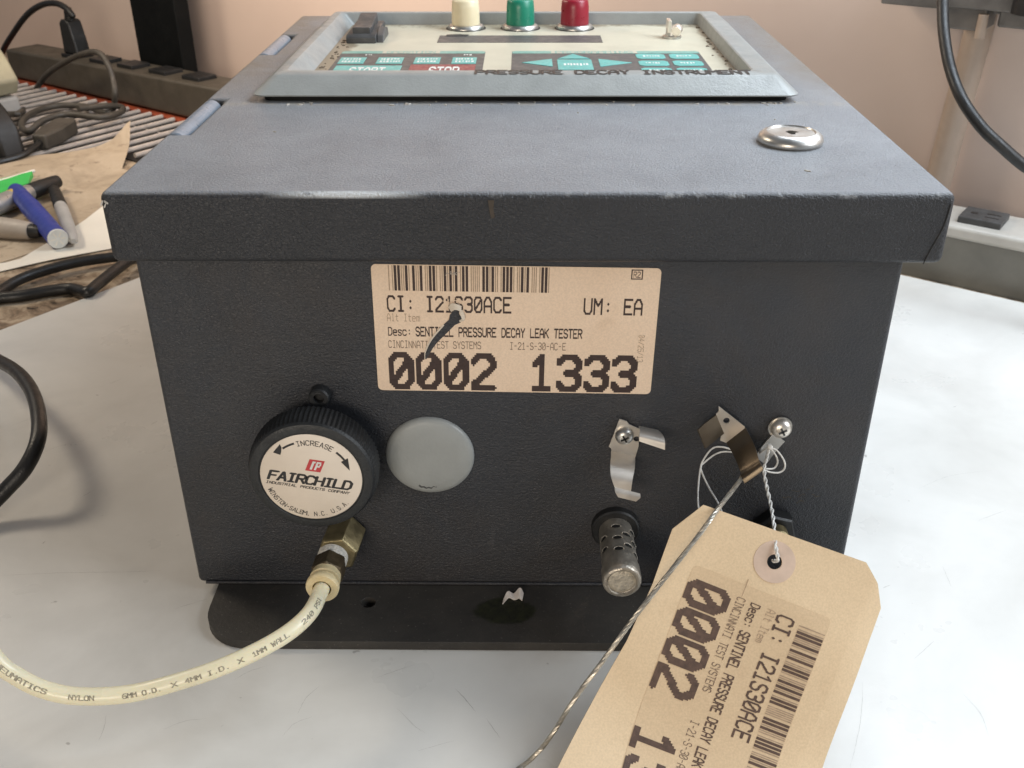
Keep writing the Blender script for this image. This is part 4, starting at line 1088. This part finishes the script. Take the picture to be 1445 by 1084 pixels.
def marker(name, A, B, prof, mats, label):
    """prof: (material index, radius, fraction along)"""
    A, B = V3(A), V3(B); Lh = (B - A).length; ax = (B - A).normalized()
    rt = root(name, tuple((A + B) / 2), label, 'marker', 'markers lying on the papers')
    for nm, mt, pr in prof:
        b = MB(); b.lathe([(r, f_ * Lh) for r, f_ in pr], A, ax, 28)
        b.build(nm, M[mt], rt, angle=40)
    return rt
mb1 = marker('marker', (-30.051, 50.388, 0.75), (-21.994, 39.515, 0.55), [
    ('barrel', 'blue', [(.66, 0), (.74, .04), (.74, .30), (.80, .36), (.80, .70), (.76, .86), (.80, .97), (.79, .985)]),
    ('end_plug', 'white_ink', [(.70, .97), (.77, .99), (.77, .997), (.74, 1.0)])], None, 'fat blue marker with a white ribbed end pointing at the viewer')
b = MB(); Aa, Bb = V3((-30.051, 50.388, 0.75)), V3((-21.994, 39.515, 0.55)); axx = (Bb - Aa).normalized(); sx1 = axx.cross(Vector((0, 0, 1))).normalized(); sz1 = sx1.cross(axx)
for k in range(6):
    a = k * pi / 3; q = (sx1 * cos(a) + sz1 * sin(a)); s_ = axx.cross(q)
    c = Bb + axx * .012
    b.add([c + q * .18 + s_ * .04, c + q * .55 + s_ * .06, c + q * .55 - s_ * .06, c + q * .18 - s_ * .04, c + q * .18 + s_ * .04 - axx * .12, c + q * .55 + s_ * .06 - axx * .12, c + q * .55 - s_ * .06 - axx * .12, c + q * .18 - s_ * .04 - axx * .12],
          [(0, 1, 2, 3), (4, 5, 6, 7), (0, 1, 5, 4), (1, 2, 6, 5), (2, 3, 7, 6), (3, 0, 4, 7)])
b.build('end_ribs', M['paper'], mb1)
marker('marker', (-30.864, 45.873, 0.5), (-27.858, 53.901, 0.5), [
    ('barrel', 'silver', [(.75, 0), (.82, .02), (.82, .36), (.80, .37)]),
    ('band', 'yellow', [(.81, .36), (.84, .37), (.84, .41), (.81, .42)]),
    ('neck', 'silver', [(.76, .41), (.76, .52), (.70, .60), (.66, .61)]),
    ('cap', 'black', [(.64, .60), (.72, .62), (.70, .78), (.62, .93), (.55, .99), (.45, 1.0)])], None, 'silver marker with a yellow band and black cap lying behind the blue one')
marker('marker', (-27.486, 51.984, 0.35), (-20.927, 39.718, 0.3), [
    ('cap', 'black', [(.42, 0), (.50, .04), (.56, .34), (.52, .36)]),
    ('barrel', 'frosted', [(.50, .35), (.54, .40), (.52, .7), (.46, .9), (.36, .97), (.2, 1.0)])], None, 'slim frosted grey marker with a black cap, right of the blue one')
marker('marker', (-30.456, 43.122, 0.35), (-24.213, 41.558, 0.35), [
    ('barrel', 'taupe', [(.74, 0), (.82, .08), (.86, .40), (.82, .62), (.70, .83), (.64, .86)]),
    ('tip', 'black', [(.56, .85), (.52, .94), (.40, .995), (.2, 1.0)])], None, 'taupe marker with a short black end, left of the blue one at the picture edge')
gA, gB, gC, gD = [V3(p) for p in [(-32.33, 47.088, 0.5), (-29.921, 52.499, 0.5), (-30.606, 55.122, 0.5), (-34.28, 51.127, 0.5)]]
gr = root('green_card', tuple((gA + gC) / 2), 'bright green card with a white rolled edge beside the silver marker', 'card')
b = MB(); b.add([gA, gB, gC, gD] + [p + Vector((0, 0, .5 if i > 1 else .25)) for i, p in enumerate((gA, gB, gC, gD))], [(0, 1, 2, 3), (4, 5, 6, 7), (0, 1, 5, 4), (1, 2, 6, 5), (2, 3, 7, 6), (3, 0, 4, 7)]); b.build('card', M['green'], gr)
b = MB(); b.tube([gD + Vector((0, 0, .5)), (-32.398, 52.648, 0.9), (-30.699, 55.683, 0.85)], .16, 12); b.build('rolled_edge', M['paper'], gr)

# ================================================================== BLACK DISPENSER AND ADAPTER AT THE LEFT EDGE
b = MB()
b.prism([(-9.0, -0.4), (0.0, -0.4), (0.6, 0.6), (0.2, 3.2), (-1.2, 4.8), (-3.0, 6.0), (-9.0, 6.4)], lambda x, z: tuple(V3((-36.014, 60.125, -0.4)) + U * x * 1.0 + Vector((0, 0, z + .4))), lambda x, z: tuple(V3((-36.014, 60.125, -0.4)) + U * x * 1.0 + W * 2.6 + Vector((0, 0, z + .4))))
bd = b.build('tape_dispenser', M['black'], bevel=.5, seg=4); tag(bd, 'black rounded plastic dispenser on the brown paper at the picture edge', 'dispenser')
ad0 = (-45.227, 78.32, 1.0)
b = MB(); b.box(-6, 2.6, -2.2, 2.2, -1.4, 1.2, lambda x, y, z: V3(ad0) + U * x + W * y + Vector((0, 0, z)))
ad = b.build('power_adapter', M['frosted'], bevel=.4, seg=3); tag(ad, 'grey power adapter block lying on the wire rack', 'adapter')
ad1 = (-44.424, 78.372, 3.6)
b = MB(); b.prism([(-6, -.2), (1.8, -1.2), (2.6, .4), (1.2, 2.6), (-.2, 4.0), (-6, 4.4)], lambda x, z: tuple(V3(ad1) + U * x + W * -1.6 + Vector((0, 0, z))), lambda x, z: tuple(V3(ad1) + U * x + W * 1.8 + Vector((0, 0, z))))
cb = b.build('cable_bundle', M['cream_box'], bevel=.35, seg=3); tag(cb, 'cream plastic block standing on top of the grey adapter', 'plastic block')
b = MB()
lc = V3(ad1) + Vector((0, 0, -1.3)) + U * .3 + W * -2.1
b.tube([lc + U * (2.5 * cos(a)) + Vector((0, 0, 1.0 * sin(a))) + W * (.35 * sin(2 * a)) for a in [2 * pi * k / 12 for k in range(13)]], .3, 10)
tag(b.build('cord_loop', M['cord_grey']), 'grey cord loop wrapped in front of the cream block', 'cord')

# ================================================================== WIRE RACK, DARK VOID SHEET, ORANGE BOARD
b = MB(); b.prism([(-112, 16.5), (-57.6, 16.5), (-57.6, 37.0), (-46.5, 37.0), (-46.5, 48.4), (-112, 48.4)], lambda u, v: uvz(u, v, -.44), lambda u, v: uvz(u, v, -.30)); tag(b.build('dark_void', M['dark_void']), 'flat black sheet in place of the dark void under the pale wire rack', 'dark_void')  # black sheet put in for the darkness between the rods
rk_ = root('wire_rack', tuple(uvz(-80, 38, 0)), 'pale wire rack of parallel rods lying on a flat black sheet', 'rack')
for u0, count, v0 in ((-48.25, 5, 37.4), (-58.5, 22, 17)):
    b = MB(); b.tube([uvz(u0, v0, .06), uvz(u0, 42, .06), uvz(u0, 48.3, .06)], .24, 8, 3)
    rod = b.build('rod', M['rod'], rk_); start = rod.location.copy()
    for k in range(1, count):
        r2 = rod.copy(); COL.objects.link(r2); r2.parent = rk_
        r2.location = start - U * (2.05 * k * K)
for v in (24.5, 44.5):
    b = MB(); b.tube([uvz(-103, v, -.215), uvz(-80, v, -.215), uvz(-58.0, v, -.215)], .085, 8, 3); b.build('cross_bar', M['rod'], rk_)
b = MB(); b.box(-118, -40, 48.5, 54.3, -.44, -.05, uvz); tag(b.build('orange_board', M['orange'], bevel=.05), 'flat orange board lying under the dark power strip', 'board')

# ================================================================== POWER STRIPS
def outlet(mb, mbh, u, v, z, su, sv, h):
    mb.box(u - su, u + su, v - sv, v + sv, z - .02, z + h, uvz)
    mbh.box(u - su * .62, u - su * .30, v - .18, v + .18, z + h - .004, z + h + .012, uvz)
    for q in (-.42, .32): mbh.box(u + su * .1, u + su * .75, v + q - .09, v + q + .09, z + h - .004, z + h + .012, uvz)
S1 = root('power_strip', tuple(uvz(-75, 51.5, .1)), 'olive grey metal power strip with raised black outlets along the left wall', 'power strip', 'power strips along the wall')
b = MB(); b.box(-98.6, -38, 49.3, 53.9, .13, 3.55, lambda u, v, z: uvz(u, v, z + (.5 * (u + 98) / 40 if z > 2 else 0)))
b.build('housing', M['strip_dark'], S1, bevel=.3, seg=3)
ztop = lambda u: 3.55 + .5 * (u + 98) / 40
for px_u in [-86.369, -80.648, -75.26, -69.344, -63.537]:
    b, bh = MB(), MB(); outlet(b, bh, px_u, 51.6, ztop(px_u), 1.45, 1.25, .42)
    o_ = b.build('outlet', M['black'], S1, bevel=.08); bh.build('slots', M['dark_void'], o_)
S2 = root('power_strip', tuple(uvz(20, 55, 0)), 'light grey power strip with one black outlet behind the right side of the white table', 'power strip', 'power strips along the wall')
b = MB(); b.box(4, 46, 52.55, 57.2, 2.98, 3.93, uvz); b.build('cover', M['strip_light'], S2, bevel=.3, seg=4)
b = MB(); b.box(4, 46, 52.75, 57.1, -.42, 3.0, uvz); b.build('housing', M['strip_face'], S2)
b, bh = MB(), MB(); outlet(b, bh, 17.248, 54.75, 3.93, 1.42, 1.3, .45)
o_ = b.build('outlet', M['dark_grey'], S2, bevel=.06); bh.build('slots', M['dark_void'], o_)

# plug and cords on the left strip
pu = -86.201
pb = uvz(pu, 51.6, ztop(pu) + .42)
PC = root('plug_cord', tuple(pb), 'black plug standing in the left power strip with its cord arching to the left', 'plug')
b = MB(); b.prism([(-1.5, 0), (1.35, 0), (1.2, 1.2), (.62, 3.6), (.35, 3.9), (-.75, 3.9), (-1.25, 3.5), (-1.35, 1.2)], lambda x, z: tuple(pb + U * x + W * -.95 + Vector((0, 0, z))), lambda x, z: tuple(pb + U * x + W * .95 + Vector((0, 0, z))))
b.build('plug', M['black'], PC, bevel=.25, seg=3)
b = MB(); b.lathe([(.62, 0), (.5, .9), (.42, 1.3)], pb + U * -.15 + Vector((0, 0, 3.85)), (0, -.1, 1), 16); b.build('strain_relief', M['rubber'], PC)
b = MB(); b.tube([pb + U * -.15 + Vector((0, 0, 4.6))] + [V3(p) for p in [(-39.338, 90.704, 8.601), (-39.958, 91.146, 9.243), (-41.118, 91.974, 9.67), (-42.545, 92.992, 9.678), (-44.387, 94.305, 9.241), (-46.577, 95.867, 8.269), (-48.721, 97.397, 6.861), (-51.102, 99.095, 4.955), (-53.256, 100.632, 3.105), (-55.56, 102.275, 0.635), (-58.114, 104.097, -2.338)]], .36, 12); b.build('cord', M['rubber'], PC)

GC = cord('grey_cord', [(-42.156, 75.646, 0.9), (-40.44, 75.063, 1.2), (-47.771, 92.421, -1.872), (-43.364, 88.663, 1.96), (-39.844, 85.906, 4.003), (-36.81, 83.742, 5.382), (-34.156, 81.849, 6.213), (-32.795, 80.878, 6.099), (-31.964, 80.04, 5.209), (-31.482, 79.45, 3.815), (-31.16, 78.483, 2.504), (-31.803, 78.931, 0.85), (-31.771, 76.651, 0.8), (-35.169, 79.45, 0.8), (-38.378, 79.564, 0.85), (-39.915, 76.647, 0.8), (-39.021, 71.958, 0.8), (-36.989, 69.019, 0.85), (-36.058, 70.981, 1.5), (-34.362, 72.895, 1.6), (-30.725, 72.127, 1.5), (-29.579, 74.673, 1.3), (-30.614, 78.324, 1.0), (-31.56, 76.513, 1.6), (-33.455, 73.673, 2.0)], .33, 'cord_grey', 'grey brown cord looping over the left strip down to a coil on the wire rack', 'cord')
ccp = V3((-33.297, 67.362, 1.3))
CN = root('cord_connector', tuple(ccp), 'dark plug end with two bright prongs lying in the cord coil on the wire rack', 'connector')
dd = (V3((-32.646, 72.805, 1.4)) - V3((-33.67, 63.356, 1.0))).normalized(); ee = Vector((0, 0, 1)).cross(dd).normalized()
b = MB(); b.prism([(-3.4, -.7), (-1, -1.2), (2.0, -1.15), (2.4, -.8), (2.4, .8), (2.0, 1.15), (-1, 1.2), (-3.4, .7)], lambda x, y: tuple(ccp + dd * x + ee * y + Vector((0, 0, -.8))), lambda x, y: tuple(ccp + dd * x + ee * y + Vector((0, 0, .7))))
b.build('plug', M['cord_grey'], CN, bevel=.25, seg=3)
b = MB()
for q in (-.4, .4): b.box(2.3, 3.5, q - .12, q + .12, -.2, .1, lambda x, y, z: ccp + dd * x + ee * y + Vector((0, 0, z)))
b.build('prongs', M['bright'], CN)
b = MB(); b.tube([ccp + dd * -3.2, ccp + dd * -4.6 + Vector((0, 0, -.2)), ccp + dd * -6.5 + ee * .6 + Vector((0, 0, -.45)), ccp + dd * -9 + ee * 2.5 + Vector((0, 0, -.5))], .32, 10); b.build('cord', M['rubber'], CN)

# ================================================================== POSTS AND STAND
b = MB(); b.box(-78.3, -70.15, 54.6, 56.6, -.44, 45, uvz)
tag(b.build('black_post', M['post'], bevel=.15), 'wide flat black post standing behind the left power strip', 'post')
px_, py_ = (12.755, 58.4)
PT = root('clamp_stand', tuple(uvz(px_, 58.5, -.45)), 'beige pole with a dark metal clamp beside the right wall', 'stand')
pb0, pb1 = V3((44.283, 40.147, 1.437)), V3((44.955, 39.668, 16.887))
dirp = (pb1 - pb0).normalized(); t0 = (-.45 - pb0.z) / dirp.z; t1 = (60 - pb0.z) / dirp.z
b = MB(); b.lathe([(.95, 0), (.95, (t1 - t0))], pb0 + dirp * t0, dirp, 28); b.build('pole', M['pole'], PT)
b = MB(); cc = V3((44.45, 37.695, 17.112))
b.box(-3.0, 4.5, -2.0, 2.2, .55, 2.4, lambda u, v, z: cc + U * u + W * v + Vector((0, 0, z)))
b.box(-2.4, .2, -1.4, 1.6, -.85, .6, lambda u, v, z: cc + U * u + W * v + Vector((0, 0, z)))
b.box(.9, 3.8, -1.2, 1.4, -.5, .6, lambda u, v, z: cc + U * u + W * v + Vector((0, 0, z)))
cl = b.build('clamp', M['clampm'], PT, bevel=.15)
b = MB(); b.lathe([(.33, 0), (.33, 1.5)], cc + U * .1 + W * -1.7 + Vector((0, 0, -1.2)), (0, 0, 1), 14); b.build('clamp_screw', M['pole'], cl)
b = MB(); b.lathe([(1.6, 0), (1.6, 2.4)], cc + U * 3.4 + W * -2.4 + Vector((0, 0, .7)), (0, 0, 1), 24); b.build('clamp_knob', M['black'], cl)
b = MB(); ca = V3((40.683, 42.224, 17.523)); b.box(-1.6, 14, -1.2, 1.2, -.35, 1.6, lambda u, v, z: ca + U * u + W * v + Vector((0, 0, z))); b.build('arm', M['clampm'], PT, bevel=.12)
cord('equipment_cable', [(38.806, 43.563, 41.888), (39.985, 41.494, 31.766), (40.143, 38.31, 24.767), (40.057, 36.529, 22.055), (40.088, 35.278, 19.712), (39.949, 34.15, 18.193), (39.91, 32.949, 16.699), (40.106, 31.581, 15.043), (40.547, 30.037, 13.539), (41.517, 28.732, 12.14), (42.701, 27.888, 11.113), (44.229, 27.412, 9.983), (46.081, 26.828, 8.929), tuple(uvz(25.5, 47.5, 2.0)), tuple(uvz(29, 45, .45)), tuple(uvz(34, 42, .38)), tuple(uvz(44, 40, .38))], .36, 'rubber', 'black cable hanging in a curve in front of the beige pole', 'cable')
